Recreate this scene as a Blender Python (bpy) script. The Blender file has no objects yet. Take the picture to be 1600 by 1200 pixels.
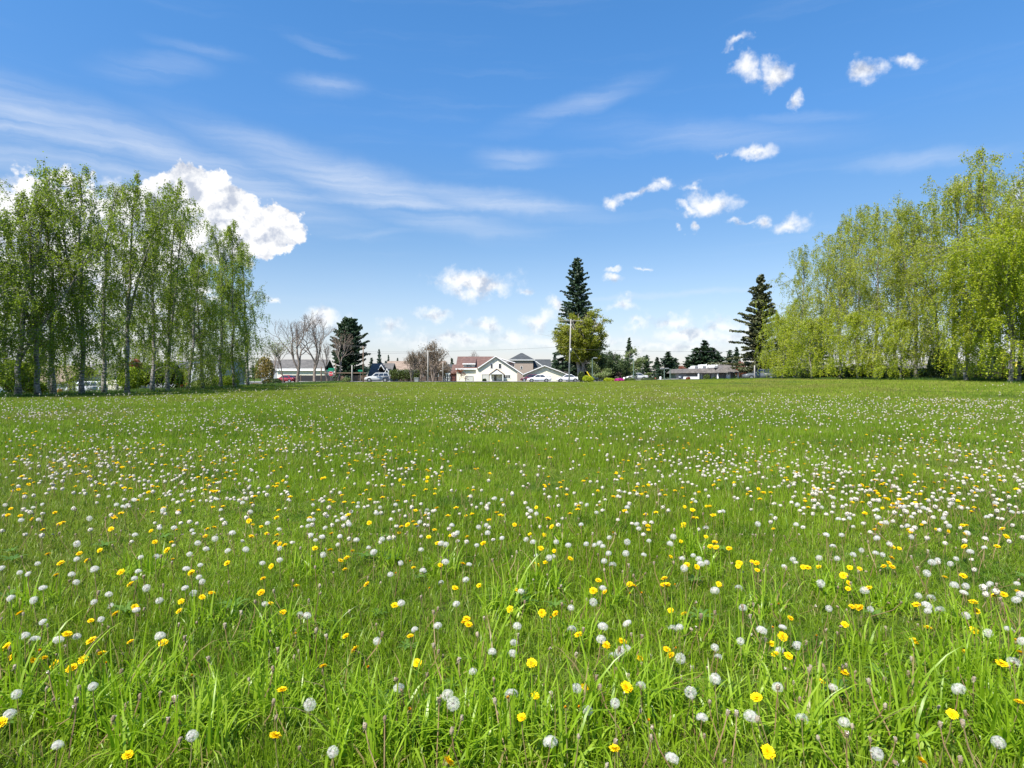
import bpy, math, random
import numpy as np
from mathutils import Vector, Matrix, Euler
rnd = random.Random(7)
sc = bpy.context.scene
COL = sc.collection
R = math.radians
F = 950.0; HOR = 589.0; EYE = 1.3
PI = math.pi

# ------------------------------------------------------------------ terrain
def ss(a, b, x):
    t = max(0.0, min(1.0, (x - a) / (b - a))); return t * t * (3 - 2 * t)
def gz(X, Y):
    z = 0.30 * ss(40, 112, Y) + 0.95 * ss(8, 34, X) * ss(6, 50, Y) * (1 - 0.5 * ss(60, 110, Y))
    z -= 1.2 * ss(33, 52, -X) * (1 - ss(95, 125, Y)) * ss(8, 30, Y)
    z -= 1.4 * ss(42, 56, X) * (1 - ss(88, 108, Y)) * ss(8, 30, Y)
    z += 0.02 * math.sin(X * 0.9 + 1.3 * math.sin(Y * 0.31)) * math.sin(Y * 0.7 + 0.5) * (1 - ss(60, 90, Y))
    z += 0.05 * math.sin(X * 0.23 + 2) * math.sin(Y * 0.19 + 1.5) * ss(6, 15, Y) * (1 - ss(70, 95, Y))
    return z
def wx(px, D): return (px - 800.0) / F * D
def wz(py, D): return EYE + (HOR - py) / F * D

# ------------------------------------------------------------------ helpers
def link(o, parent=None):
    COL.objects.link(o)
    if parent is not None: o.parent = parent
    return o
def tag(o, label=None, cat=None, group=None, kind=None):
    if label: o['label'] = label
    if cat: o['category'] = cat
    if group: o['group'] = group
    if kind: o['kind'] = kind
    return o
def thing(name, label, cat, loc=(0, 0, 0), rz=0, group=None):
    o = bpy.data.objects.new(name, None); o.empty_display_size = 0.1
    link(o); o.location = loc; o.rotation_euler = (0, 0, rz)
    return tag(o, label, cat, group)
def kids(o): return [c for c in bpy.data.objects if c.parent == o]
class MB:
    def __init__(s): s.v = []; s.f = []; s.m = []
    def add(s, vs, fs, mi=0):
        b = len(s.v); s.v.extend([tuple(v) for v in vs]); s.f.extend([tuple(i + b for i in f) for f in fs]); s.m.extend([mi] * len(fs)); return s
    def box(s, x0, x1, y0, y1, z0, z1, mi=0):
        return s.add([(x0,y0,z0),(x1,y0,z0),(x1,y1,z0),(x0,y1,z0),(x0,y0,z1),(x1,y0,z1),(x1,y1,z1),(x0,y1,z1)],
              [(0,3,2,1),(4,5,6,7),(0,1,5,4),(1,2,6,5),(2,3,7,6),(3,0,4,7)], mi)
    def xz(s, pts, y0, y1, mi=0):
        n = len(pts); a = sum(pts[i][0]*pts[(i+1)%n][1]-pts[(i+1)%n][0]*pts[i][1] for i in range(n))
        if a < 0: pts = pts[::-1]
        vs = [(p[0], y0, p[1]) for p in pts] + [(p[0], y1, p[1]) for p in pts]
        fs = [tuple(range(n)), tuple(range(2*n-1, n-1, -1))] + [(i+n, (i+1)%n+n, (i+1)%n, i) for i in range(n)]
        return s.add(vs, fs, mi)
    def yz(s, pts, x0, x1, mi=0):
        n = len(pts); a = sum(pts[i][0]*pts[(i+1)%n][1]-pts[(i+1)%n][0]*pts[i][1] for i in range(n))
        if a < 0: pts = pts[::-1]
        vs = [(x0, p[0], p[1]) for p in pts] + [(x1, p[0], p[1]) for p in pts]
        fs = [tuple(range(n-1,-1,-1)), tuple(range(n, 2*n))] + [(i, (i+1)%n, (i+1)%n+n, i+n) for i in range(n)]
        return s.add(vs, fs, mi)
    def tube(s, pts, rad, n=6, mi=0, cap=True):
        pts = [Vector(p) for p in pts]; rings = []
        b = len(s.v); m = len(pts)
        for i, p in enumerate(pts):
            d = (pts[min(i+1, m-1)] - pts[max(i-1, 0)])
            if d.length < 1e-9: d = Vector((0,0,1))
            d.normalize()
            u = d.cross(Vector((0.31,0.95,0.05)));
            if u.length < 0.1: u = d.cross(Vector((1,0,0)))
            u.normalize(); w = d.cross(u)
            r = rad[i] if hasattr(rad, '__len__') else rad
            for k in range(n):
                a = 2*PI*k/n
                s.v.append(tuple(p + (u*math.cos(a) + w*math.sin(a))*r))
        for i in range(m-1):
            for k in range(n):
                k2 = (k+1) % n
                s.f.append((b+i*n+k, b+i*n+k2, b+(i+1)*n+k2, b+(i+1)*n+k)); s.m.append(mi)
        if cap and n > 2:
            s.f.append(tuple(b+k for k in range(n-1,-1,-1))); s.m.append(mi)
            s.f.append(tuple(b+(m-1)*n+k for k in range(n))); s.m.append(mi)
        return s
    def blob(s, c, r, seed=0, n=10, m=7, j=0.12, mi=0):
        rr = random.Random(seed); b = len(s.v)
        vs = [(c[0], c[1], c[2]-r[2])]
        for i in range(1, m):
            ph = -PI/2 + PI*i/m
            for k in range(n):
                a = 2*PI*k/n; q = 1 + rr.uniform(-j, j)
                vs.append((c[0]+r[0]*q*math.cos(ph)*math.cos(a), c[1]+r[1]*q*math.cos(ph)*math.sin(a), c[2]+r[2]*q*math.sin(ph)))
        vs.append((c[0], c[1], c[2]+r[2])); fs = []
        for k in range(n): fs.append((0, 1+(k+1)%n, 1+k))
        for i in range(m-2):
            for k in range(n):
                a0 = 1+i*n+k; a1 = 1+i*n+(k+1)%n; fs.append((a0, a1, a1+n, a0+n))
        T = len(vs)-1
        for k in range(n): fs.append((T, 1+(m-2)*n+k, 1+(m-2)*n+(k+1)%n))
        return s.add(vs, fs, mi)
    def mesh(s, name, mats, smooth=False):
        me = bpy.data.meshes.new(name); me.from_pydata(s.v, [], s.f)
        for m in (mats if isinstance(mats, (list, tuple)) else [mats]): me.materials.append(m)
        if any(s.m): me.polygons.foreach_set('material_index', s.m)
        if smooth: me.polygons.foreach_set('use_smooth', [True]*len(s.f))
        me.update(); return me
    def build(s, name, mats, parent=None, smooth=False, bevel=0):
        o = bpy.data.objects.new(name, s.mesh(name, mats, smooth)); link(o, parent)
        if bevel:
            b = o.modifiers.new('bevel', 'BEVEL'); b.width = bevel; b.segments = 2; b.limit_method = 'ANGLE'
        return o
def np_mesh(name, V, nper, mats, mi=None, faces=None):
    """V: (N*nper,3) of separate polygons with nper verts each"""
    me = bpy.data.meshes.new(name); V = np.ascontiguousarray(V, dtype=np.float32).reshape(-1, 3)
    me.vertices.add(len(V)); me.vertices.foreach_set('co', V.ravel())
    N = len(V)//nper
    me.loops.add(N*nper); me.loops.foreach_set('vertex_index', np.arange(N*nper, dtype=np.int32))
    me.polygons.add(N); me.polygons.foreach_set('loop_start', np.arange(0, N*nper, nper, dtype=np.int32))
    for m in mats: me.materials.append(m)
    if mi is not None: me.polygons.foreach_set('material_index', np.asarray(mi, dtype=np.int32))
    me.update(calc_edges=True); return me

# ------------------------------------------------------------------ materials
class NT:
    def __init__(s, nt): s.nt = nt; s.L = nt.links
    def n(s, t, **kw):
        x = s.nt.nodes.new(t)
        for k, v in kw.items(): setattr(x, k, v)
        return x
    def set(s, sock, v):
        if hasattr(v, 'default_value') or isinstance(v, bpy.types.NodeSocket): s.L.new(v, sock)
        else: sock.default_value = v
    def math(s, op, a, b=0.0, c=None, clamp=False):
        x = s.n('ShaderNodeMath', operation=op, use_clamp=clamp); s.set(x.inputs[0], a); s.set(x.inputs[1], b)
        if c is not None: s.set(x.inputs[2], c)
        return x.outputs[0]
    def vmath(s, op, a, b=(0,0,0)):
        x = s.n('ShaderNodeVectorMath', operation=op); s.set(x.inputs[0], a)
        if op == 'SCALE': s.set(x.inputs['Scale'], b)
        else: s.set(x.inputs[1], b)
        return x.outputs['Value'] if op in ('LENGTH', 'DOT_PRODUCT') else x.outputs['Vector']
    def noise(s, vec, scale, detail=4, rough=0.55, dist=0.0):
        x = s.n('ShaderNodeTexNoise'); s.set(x.inputs['Vector'], vec); x.inputs['Scale'].default_value = scale
        x.inputs['Detail'].default_value = detail; x.inputs['Roughness'].default_value = rough; x.inputs['Distortion'].default_value = dist
        return x.outputs['Fac']
    def mix(s, f, a, b, blend='MIX'):
        x = s.n('ShaderNodeMix', data_type='RGBA', blend_type=blend); s.set(x.inputs[0], f); s.set(x.inputs[6], a); s.set(x.inputs[7], b)
        return x.outputs[2]
    def sstep(s, v, a, b, lo=0.0, hi=1.0):
        x = s.n('ShaderNodeMapRange', interpolation_type='SMOOTHSTEP'); s.set(x.inputs[0], v)
        for i, q in enumerate((a, b, lo, hi)): x.inputs[i+1].default_value = q
        return x.outputs[0]
    def ramp(s, f, stops, interp='LINEAR'):
        x = s.n('ShaderNodeValToRGB'); s.set(x.inputs[0], f); cr = x.color_ramp; cr.interpolation = interp
        while len(cr.elements) < len(stops): cr.elements.new(0.5)
        for e, (p, c) in zip(cr.elements, stops): e.position = p; e.color = (*c, 1)
        return x.outputs[0]
def newmat(name):
    m = bpy.data.materials.new(name); m.use_nodes = True; m.node_tree.nodes.clear()
    N = NT(m.node_tree); out = N.n('ShaderNodeOutputMaterial'); return m, N, out
def c4(c): return (c[0], c[1], c[2], 1)
def plain(name, col, rough=0.7, var=0.25, scale=3.0, bump=0.0, metal=0.0, bscale=None, spec=0.5, lines=None, coat=0):
    m, N, out = newmat(name); p = N.n('ShaderNodeBsdfPrincipled')
    tc = N.n('ShaderNodeTexCoord').outputs['Object']
    nz = N.noise(tc, scale, 6)
    c = N.mix(nz, c4([x*(1-var) for x in col]), c4([min(1, x*(1+var)) for x in col]))
    if lines:
        sep = N.n('ShaderNodeSeparateXYZ'); N.L.new(tc, sep.inputs[0])
        fr = N.math('FRACT', N.math('MULTIPLY', sep.outputs[lines[0]], 1.0/lines[1]))
        dk = N.sstep(fr, 0.0, 0.12, lines[2], 1.0)
        c = N.mix(1.0, c, dk, 'MULTIPLY')
    N.set(p.inputs['Base Color'], c); p.inputs['Roughness'].default_value = rough; p.inputs['Metallic'].default_value = metal
    p.inputs['Specular IOR Level'].default_value = spec; p.inputs['Coat Weight'].default_value = coat
    if bump:
        b = N.n('ShaderNodeBump'); b.inputs['Strength'].default_value = bump; b.inputs['Distance'].default_value = 0.02
        N.L.new(N.noise(tc, bscale or scale*6, 4), b.inputs['Height']); N.L.new(b.outputs[0], p.inputs['Normal'])
    N.L.new(p.outputs[0], out.inputs[0]); return m
def shingle(name, col, col2, sx=0.5, sz=0.25):
    m, N, out = newmat(name); p = N.n('ShaderNodeBsdfPrincipled'); tc = N.n('ShaderNodeTexCoord').outputs['Object']
    nz = N.noise(tc, 1.3, 5); n2 = N.noise(N.vmath('MULTIPLY', tc, (1/sx, 1/sx, 1/sz)), 1.5, 3, 0.8)
    f = N.math('ADD', N.math('MULTIPLY', nz, 0.5), N.math('MULTIPLY', n2, 0.5))
    f = N.sstep(f, 0.33, 0.68)
    c = N.mix(f, c4(col), c4(col2))
    sep = N.n('ShaderNodeSeparateXYZ'); N.L.new(tc, sep.inputs[0])
    fr = N.math('FRACT', N.math('MULTIPLY', sep.outputs[2], 1/sz)); c = N.mix(1.0, c, N.sstep(fr, 0, 0.2, 0.72, 1.0), 'MULTIPLY')
    N.set(p.inputs['Base Color'], c); p.inputs['Roughness'].default_value = 0.9; N.L.new(p.outputs[0], out.inputs[0]); return m
def foliage(name, cols, trans=0.35, rough=0.5, wscale=0.35, straw=0.0, strawcol=(0.30,0.24,0.09), spec=0.4, patchy=False):
    """cols: dark, mid, light real leaf colours"""
    m, N, out = newmat(name)
    g = N.n('ShaderNodeNewGeometry'); rpi = g.outputs['Random Per Island']
    nz = N.noise(g.outputs['Position'], wscale, 3, 0.6)
    nz = N.sstep(nz, 0.3, 0.7)
    f = N.math('ADD', N.math('MULTIPLY', rpi, 0.55), N.math('MULTIPLY', nz, 0.45))
    c = N.ramp(f, [(0.0, cols[0]), (0.5, cols[1]), (1.0, cols[2])])
    if patchy:
        if patchy == 'near':
            n4 = N.noise(g.outputs['Position'], 1.1, 4, .65); c = N.mix(N.sstep(n4, .50, .66, 0, .75), c, (.055, .14, .012, 1)); c = N.mix(N.sstep(n4, .40, .28, 0, .6), c, (.30, .35, .04, 1))
        n3 = N.noise(N.vmath('MULTIPLY', g.outputs['Position'], (1, .55, 1)), .16, 5, .65)
        c = N.mix(N.sstep(n3, .47, .68, 0, .30 if patchy == 'near' else .7), c, (.26, .235, .075, 1)); c = N.mix(N.sstep(n3, .46, .30, 0, .5), c, (.10, .17, .02, 1))
    if straw > 0:
        h = N.math('FRACT', N.math('MULTIPLY', rpi, 97.13))
        c = N.mix(N.math('LESS_THAN', h, straw), c, c4(strawcol))
    p = N.n('ShaderNodeBsdfPrincipled'); N.set(p.inputs['Base Color'], c); p.inputs['Roughness'].default_value = rough
    p.inputs['Specular IOR Level'].default_value = spec
    t = N.n('ShaderNodeBsdfTranslucent')
    tcq = N.mix(1.0, c, (1.15, 1.25, 0.6, 1), 'MULTIPLY'); N.set(t.inputs['Color'], tcq)
    mx = N.n('ShaderNodeMixShader'); mx.inputs[0].default_value = trans
    N.L.new(p.outputs[0], mx.inputs[1]); N.L.new(t.outputs[0], mx.inputs[2]); N.L.new(mx.outputs[0], out.inputs[0]); return m

M = {}
M['white_wall'] = plain('white_wall', (0.78,0.73,0.59), 0.75, 0.06, 1.2, lines=(2,0.2,0.82))
M['cream_wall'] = plain('cream_wall', (0.78,0.73,0.57), 0.75, 0.06, 1.2, lines=(2,0.2,0.84))
M['white_trim'] = plain('white_trim', (0.80,0.80,0.78), 0.6, 0.06)
M['tan_wall'] = plain('tan_wall', (0.34,0.27,0.225), 0.8, 0.08, 1.5, lines=(2,0.2,0.8))
M['grey_wall'] = plain('grey_wall', (0.34,0.36,0.38), 0.8, 0.1, 1.2, lines=(2,0.2,0.8))
M['greywood_wall'] = plain('greywood_wall', (0.27,0.26,0.25), 0.85, 0.2, 2.0, lines=(0,0.3,0.75))
M['brown_wall'] = plain('brown_wall', (0.13,0.09,0.07), 0.85, 0.2, 2.0)
M['red_wall'] = plain('red_wall', (0.12,0.035,0.03), 0.85, 0.2, 2.0)
M['blue_wall'] = plain('blue_wall', (0.46,0.47,0.49), 0.8, 0.08, 1.2, lines=(2,0.2,0.8))
M['red_roof'] = shingle('red_roof', (0.095,0.052,0.042), (0.18,0.105,0.085))
M['grey_roof'] = shingle('grey_roof', (0.075,0.072,0.068), (0.15,0.14,0.13))
M['dark_roof'] = shingle('dark_roof', (0.035,0.04,0.042), (0.07,0.075,0.078))
M['shake_roof'] = shingle('shake_roof', (0.07,0.063,0.058), (0.19,0.17,0.155), 0.3, 0.3)
M['tan_roof'] = shingle('tan_roof', (0.17,0.12,0.085), (0.33,0.25,0.19), 0.35, 0.3)
M['glass'] = plain('window_glass', (0.03,0.035,0.04), 0.08, 0.3, 1.0, spec=0.8)
M['pale_glass'] = plain('pale_glass', (0.25,0.29,0.27), 0.2, 0.2, 1.0, spec=0.8)
M['garage'] = plain('garage_door', (0.50,0.50,0.46), 0.6, 0.05, 1, lines=(2,0.53,0.7))
M['concrete'] = plain('concrete', (0.33,0.32,0.30), 0.9, 0.15, 1.5, 0.2)
M['asphalt'] = plain('asphalt', (0.06,0.06,0.062), 0.9, 0.25, 3, 0.2)
M['gravel'] = plain('gravel', (0.25,0.22,0.18), 0.95, 0.35, 8, 0.4)
M['paint_white'] = plain('paint_white', (0.75,0.75,0.73), 0.7, 0.1)
M['paint_yellow'] = plain('paint_yellow', (0.6,0.42,0.04), 0.6, 0.1)
M['black_fence'] = plain('black_fence', (0.02,0.02,0.022), 0.7, 0.3, 4, lines=(0,0.16,0.5))
M['black'] = plain('black_metal', (0.015,0.015,0.016), 0.5, 0.2)
M['grey_metal'] = plain('grey_metal', (0.35,0.36,0.36), 0.45, 0.15, 4, metal=0.6)
M['green_metal'] = plain('green_metal', (0.12,0.17,0.14), 0.5, 0.15, 4)
M['wood_grey'] = plain('weathered_wood', (0.33,0.31,0.28), 0.9, 0.25, 6, 0.3)
M['wood_brown'] = plain('brown_wood', (0.16,0.11,0.075), 0.9, 0.3, 6, 0.3)
M['wood_orange'] = plain('orange_wood', (0.34,0.15,0.06), 0.8, 0.2, 5, 0.3)
M['wire'] = plain('wire_black', (0.08,0.08,0.085), 0.6, 0.1)
M['insulator'] = plain('insulator', (0.4,0.38,0.36), 0.3, 0.1)
M['sign_green'] = plain('sign_green', (0.01,0.22,0.12), 0.4, 0.05)
M['sign_red'] = plain('sign_red', (0.45,0.03,0.04), 0.4, 0.05)
M['sign_white'] = plain('sign_white', (0.75,0.75,0.75), 0.4, 0.03)
M['guard_yellow'] = plain('guard_yellow', (0.75,0.55,0.03), 0.5, 0.1)
M['tyre'] = plain('tyre', (0.02,0.02,0.02), 0.85, 0.2)
M['rim'] = plain('rim', (0.5,0.5,0.5), 0.3, 0.1, metal=0.8)
M['car_glass'] = plain('car_glass', (0.02,0.025,0.03), 0.05, 0.2, spec=0.9)
M['lamp_red'] = plain('lamp_red', (0.35,0.02,0.02), 0.25, 0.1)
M['lamp_clear'] = plain('lamp_clear', (0.6,0.6,0.6), 0.15, 0.1)
for n, c in dict(white=(0.72,0.73,0.74), silver=(0.45,0.46,0.44), grey=(0.11,0.12,0.125), red=(0.30,0.03,0.035), darkred=(0.10,0.02,0.03)).items():
    M['car_'+n] = plain('car_'+n, c, 0.3, 0.04, 1.0, metal=0.0, coat=0.6)
M['birch_bark'] = None
def bark(name, c1, c2, c3, sc_=(3,3,14), thr=(0.45,0.6)):
    m, N, out = newmat(name); p = N.n('ShaderNodeBsdfPrincipled'); tc = N.n('ShaderNodeTexCoord').outputs['Object']
    a = N.noise(N.vmath('MULTIPLY', tc, sc_), 1.0, 5, 0.7); b = N.noise(tc, 0.8, 4)
    c = N.mix(N.sstep(a, *thr), c4(c1), c4(c2)); c = N.mix(N.sstep(b, 0.42, 0.7), c, c4(c3))
    N.set(p.inputs['Base Color'], c); p.inputs['Roughness'].default_value = 0.9
    bb = N.n('ShaderNodeBump'); bb.inputs['Strength'].default_value = 0.6; bb.inputs['Distance'].default_value = 0.03; N.L.new(a, bb.inputs['Height']); N.L.new(bb.outputs[0], p.inputs['Normal'])
    N.L.new(p.outputs[0], out.inputs[0]); return m
M['birch_bark'] = bark('birch_bark', (0.34,0.32,0.28), (0.05,0.042,0.035), (0.13,0.11,0.085))
M['dark_bark'] = bark('dark_bark', (0.12,0.09,0.07), (0.06,0.045,0.035), (0.16,0.13,0.10), (6,6,2))
M['pale_bark'] = bark('pale_bark', (0.33,0.29,0.24), (0.18,0.15,0.12), (0.26,0.23,0.20), (6,6,2))
M['bare_twig'] = bark('bare_twig', (0.20,0.16,0.13), (0.11,0.085,0.07), (0.26,0.21,0.17), (6,6,2))
M['leaf_left'] = foliage('birch_leaf_left', ((0.15,0.20,0.015),(0.22,0.29,0.022),(0.32,0.37,0.06)), 0.58)
M['leaf_right'] = foliage('birch_leaf_right', ((0.23,0.27,0.015),(0.34,0.385,0.02),(0.47,0.46,0.055)), 0.48)
M['leaf_lime'] = foliage('leaf_lime', ((0.27,0.33,0.012),(0.38,0.44,0.018),(0.50,0.50,0.04)), 0.48)
M['leaf_maple'] = foliage('maple_leaf', ((0.12,0.135,0.010),(0.23,0.25,0.016),(0.36,0.35,0.03)), 0.35)
M['leaf_pale'] = foliage('leaf_pale', ((0.13,0.17,0.05),(0.20,0.25,0.09),(0.30,0.33,0.15)), 0.35)
M['leaf_bud'] = foliage('leaf_bud', ((0.14,0.10,0.065),(0.20,0.145,0.09),(0.28,0.20,0.13)), 0.2)
M['needle'] = foliage('fir_needle', ((0.014,0.032,0.016),(0.032,0.062,0.028),(0.06,0.10,0.04)), 0.1)
M['needle_brown'] = foliage('cedar_needle', ((0.035,0.045,0.018),(0.07,0.085,0.03),(0.15,0.14,0.06)), 0.12)
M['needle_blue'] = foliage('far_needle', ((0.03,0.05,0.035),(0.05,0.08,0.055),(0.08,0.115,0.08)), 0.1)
M['hedge'] = foliage('hedge_leaf', ((0.04,0.065,0.012),(0.075,0.11,0.02),(0.13,0.16,0.03)), 0.15)
M['leaf_dark'] = foliage('dark_shrub_leaf', ((0.02,0.04,0.012),(0.045,0.075,0.02),(0.09,0.12,0.035)), 0.15)
M['leaf_gold'] = foliage('gold_leaf', ((0.10,0.09,0.02),(0.20,0.15,0.03),(0.32,0.22,0.05)), 0.2)
M['leaf_red'] = foliage('red_leaf', ((0.12,0.03,0.02),(0.24,0.07,0.04),(0.33,0.13,0.07)), 0.25)
M['leaf_magenta'] = foliage('magenta_flower', ((0.40,0.02,0.20),(0.60,0.03,0.32),(0.7,0.10,0.45)), 0.25)
M['grass'] = foliage('grass_blade', ((0.085,0.145,0.007),(0.195,0.305,0.011),(0.31,0.42,0.035)), 0.42, 0.4, 0.55, 0.09, spec=0.3, patchy='near')
M['grass_mid'] = foliage('grass_blade_far', ((0.17,0.225,0.022),(0.24,0.315,0.03),(0.34,0.39,0.055)), 0.38, 0.5, 0.22, 0.10, spec=0.2, patchy=True)
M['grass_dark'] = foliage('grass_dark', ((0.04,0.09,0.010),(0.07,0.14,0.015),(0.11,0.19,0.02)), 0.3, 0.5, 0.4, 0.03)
M['grass_tall'] = foliage('grass_tall', ((0.17,0.28,0.012),(0.25,0.39,0.015),(0.36,0.48,0.05)), 0.45, 0.35, 1.5, 0.02)
M['broadleaf'] = foliage('broad_weed_leaf', ((0.05,0.12,0.014),(0.09,0.18,0.02),(0.14,0.24,0.03)), 0.3, 0.5, 1.0)
M['stem'] = foliage('flower_stem', ((0.16,0.20,0.05),(0.25,0.24,0.08),(0.33,0.20,0.10)), 0.2, 0.5, 3.0)
M['stem_brown'] = foliage('spent_stem', ((0.15,0.08,0.035),(0.24,0.15,0.07),(0.38,0.31,0.15)), 0.1, 0.6, 3.0)
M['spent'] = foliage('spent_head', ((0.12,0.08,0.045),(0.24,0.17,0.10),(0.48,0.42,0.30)), 0.15, 0.7, 6.0)
M['petal'] = foliage('dandelion_petal', ((0.72,0.42,0.003),(0.82,0.56,0.004),(0.88,0.66,0.01)), 0.15, 0.6, 3.0, spec=0.1)
M['petal_orange'] = foliage('closing_petal', ((0.55,0.22,0.01),(0.72,0.34,0.01),(0.80,0.46,0.02)), 0.15, 0.6, 3.0, spec=0.1)
def fluff():
    m, N, out = newmat('seed_fluff'); p = N.n('ShaderNodeBsdfPrincipled'); p.inputs['Base Color'].default_value = (0.92,0.88,0.82,1); p.inputs['Roughness'].default_value = 0.9
    p.inputs['Specular IOR Level'].default_value = 0.1
    t = N.n('ShaderNodeBsdfTranslucent'); t.inputs[0].default_value = (0.92,0.88,0.82,1); q = N.n('ShaderNodeBsdfTransparent')
    a = N.n('ShaderNodeMixShader'); a.inputs[0].default_value = 0.5; N.L.new(p.outputs[0], a.inputs[1]); N.L.new(t.outputs[0], a.inputs[2])
    b = N.n('ShaderNodeMixShader'); b.inputs[0].default_value = 0.44; N.L.new(a.outputs[0], b.inputs[1]); N.L.new(q.outputs[0], b.inputs[2])
    N.L.new(b.outputs[0], out.inputs[0]); return m
M['fluff'] = fluff()
M['fluff_far'] = plain('seed_fluff_far', (0.56,0.51,0.42), 0.9, 0.08, spec=0.1)
M['core'] = plain('seed_core', (0.16,0.12,0.07), 0.9, 0.3, 200)
# ground soil + grass colour
def ground_mat():
    m, N, out = newmat('meadow_soil'); p = N.n('ShaderNodeBsdfPrincipled'); pos = N.n('ShaderNodeNewGeometry').outputs['Position']
    a = N.noise(pos, 14, 6, 0.7); b = N.noise(pos, 0.25, 4)
    c = N.mix(N.sstep(a, 0.35, 0.65), (0.03,0.045,0.012,1), (0.10,0.15,0.02,1)); c = N.mix(N.sstep(b, 0.55, 0.75, 0, 0.5), c, (0.10,0.12,0.03,1))
    N.set(p.inputs['Base Color'], c); p.inputs['Roughness'].default_value = 1.0; p.inputs['Specular IOR Level'].default_value = 0.1
    bb = N.n('ShaderNodeBump'); bb.inputs['Distance'].default_value = 0.03; N.L.new(a, bb.inputs['Height']); N.L.new(bb.outputs[0], p.inputs['Normal'])
    N.L.new(p.outputs[0], out.inputs[0]); return m
M['soil'] = ground_mat()

# ------------------------------------------------------------------ ground, roads
def grid_sheet(xs, ys, dz=0.0):
    mb = MB(); nx = len(xs)
    mb.v = [(x, y, gz(x, y) + dz) for y in ys for x in xs]
    mb.f = [(j*nx+i, j*nx+i+1, (j+1)*nx+i+1, (j+1)*nx+i) for j in range(len(ys)-1) for i in range(nx-1)]; mb.m = [0]*len(mb.f)
    return mb
def axis(segs):
    out = []
    for a, b, st in segs:
        n = max(1, int(round((b-a)/st))); out += [a + (b-a)*i/n for i in range(n)]
    return out + [segs[-1][1]]
xs = axis([(-3000,-300,450),(-300,-120,20),(-120,-60,4),(-60,-10,1.0),(-10,10,0.5),(10,60,1.0),(60,120,4),(120,300,20),(300,3000,450)])
ys = axis([(-400,-20,40),(-20,0,4),(0,20,0.5),(20,70,1.0),(70,130,2),(130,300,10),(300,3000,300)])
tag(grid_sheet(xs, ys).build('ground', M['soil'], smooth=True), kind='structure')
def strip(name, x0, x1, y0, y1, mat, dz, st=1.5):
    o = grid_sheet(axis([(x0,x1,st)]), axis([(y0,y1,st)]), dz).build(name, mat, smooth=True); tag(o, kind='structure'); return o
strip('road', -90, 110, 113.2, 121.0, M['asphalt'], 0.02)
mbk = MB()
for (ya, yb) in ((113.0, 113.2), (121.0, 121.2)):
    for i in range(-90, 110, 2):
        mbk.box(i, i+1.99, ya, yb, gz(i, ya)-0.3, gz(i, ya)+0.14)
tag(mbk.build('kerb', M['concrete']), kind='structure')
for nm, ya, yb in (('pavement', 111.2, 113.0), ('pavement', 121.2, 123.0)):
    mb = grid_sheet(axis([(-90,110,2)]), [ya, yb], 0.14); tag(mb.build(nm, M['concrete']), kind='structure')
strip('road_markings', -90, 110, 117.0, 117.12, M['paint_yellow'], 0.026)
strip('road', -50.5, -42.5, 20, 113, M['asphalt'], 0.03, 1.0)
strip('pavement', 40, 62, 98, 111.1, M['asphalt'], 0.03, 1.0)

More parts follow.
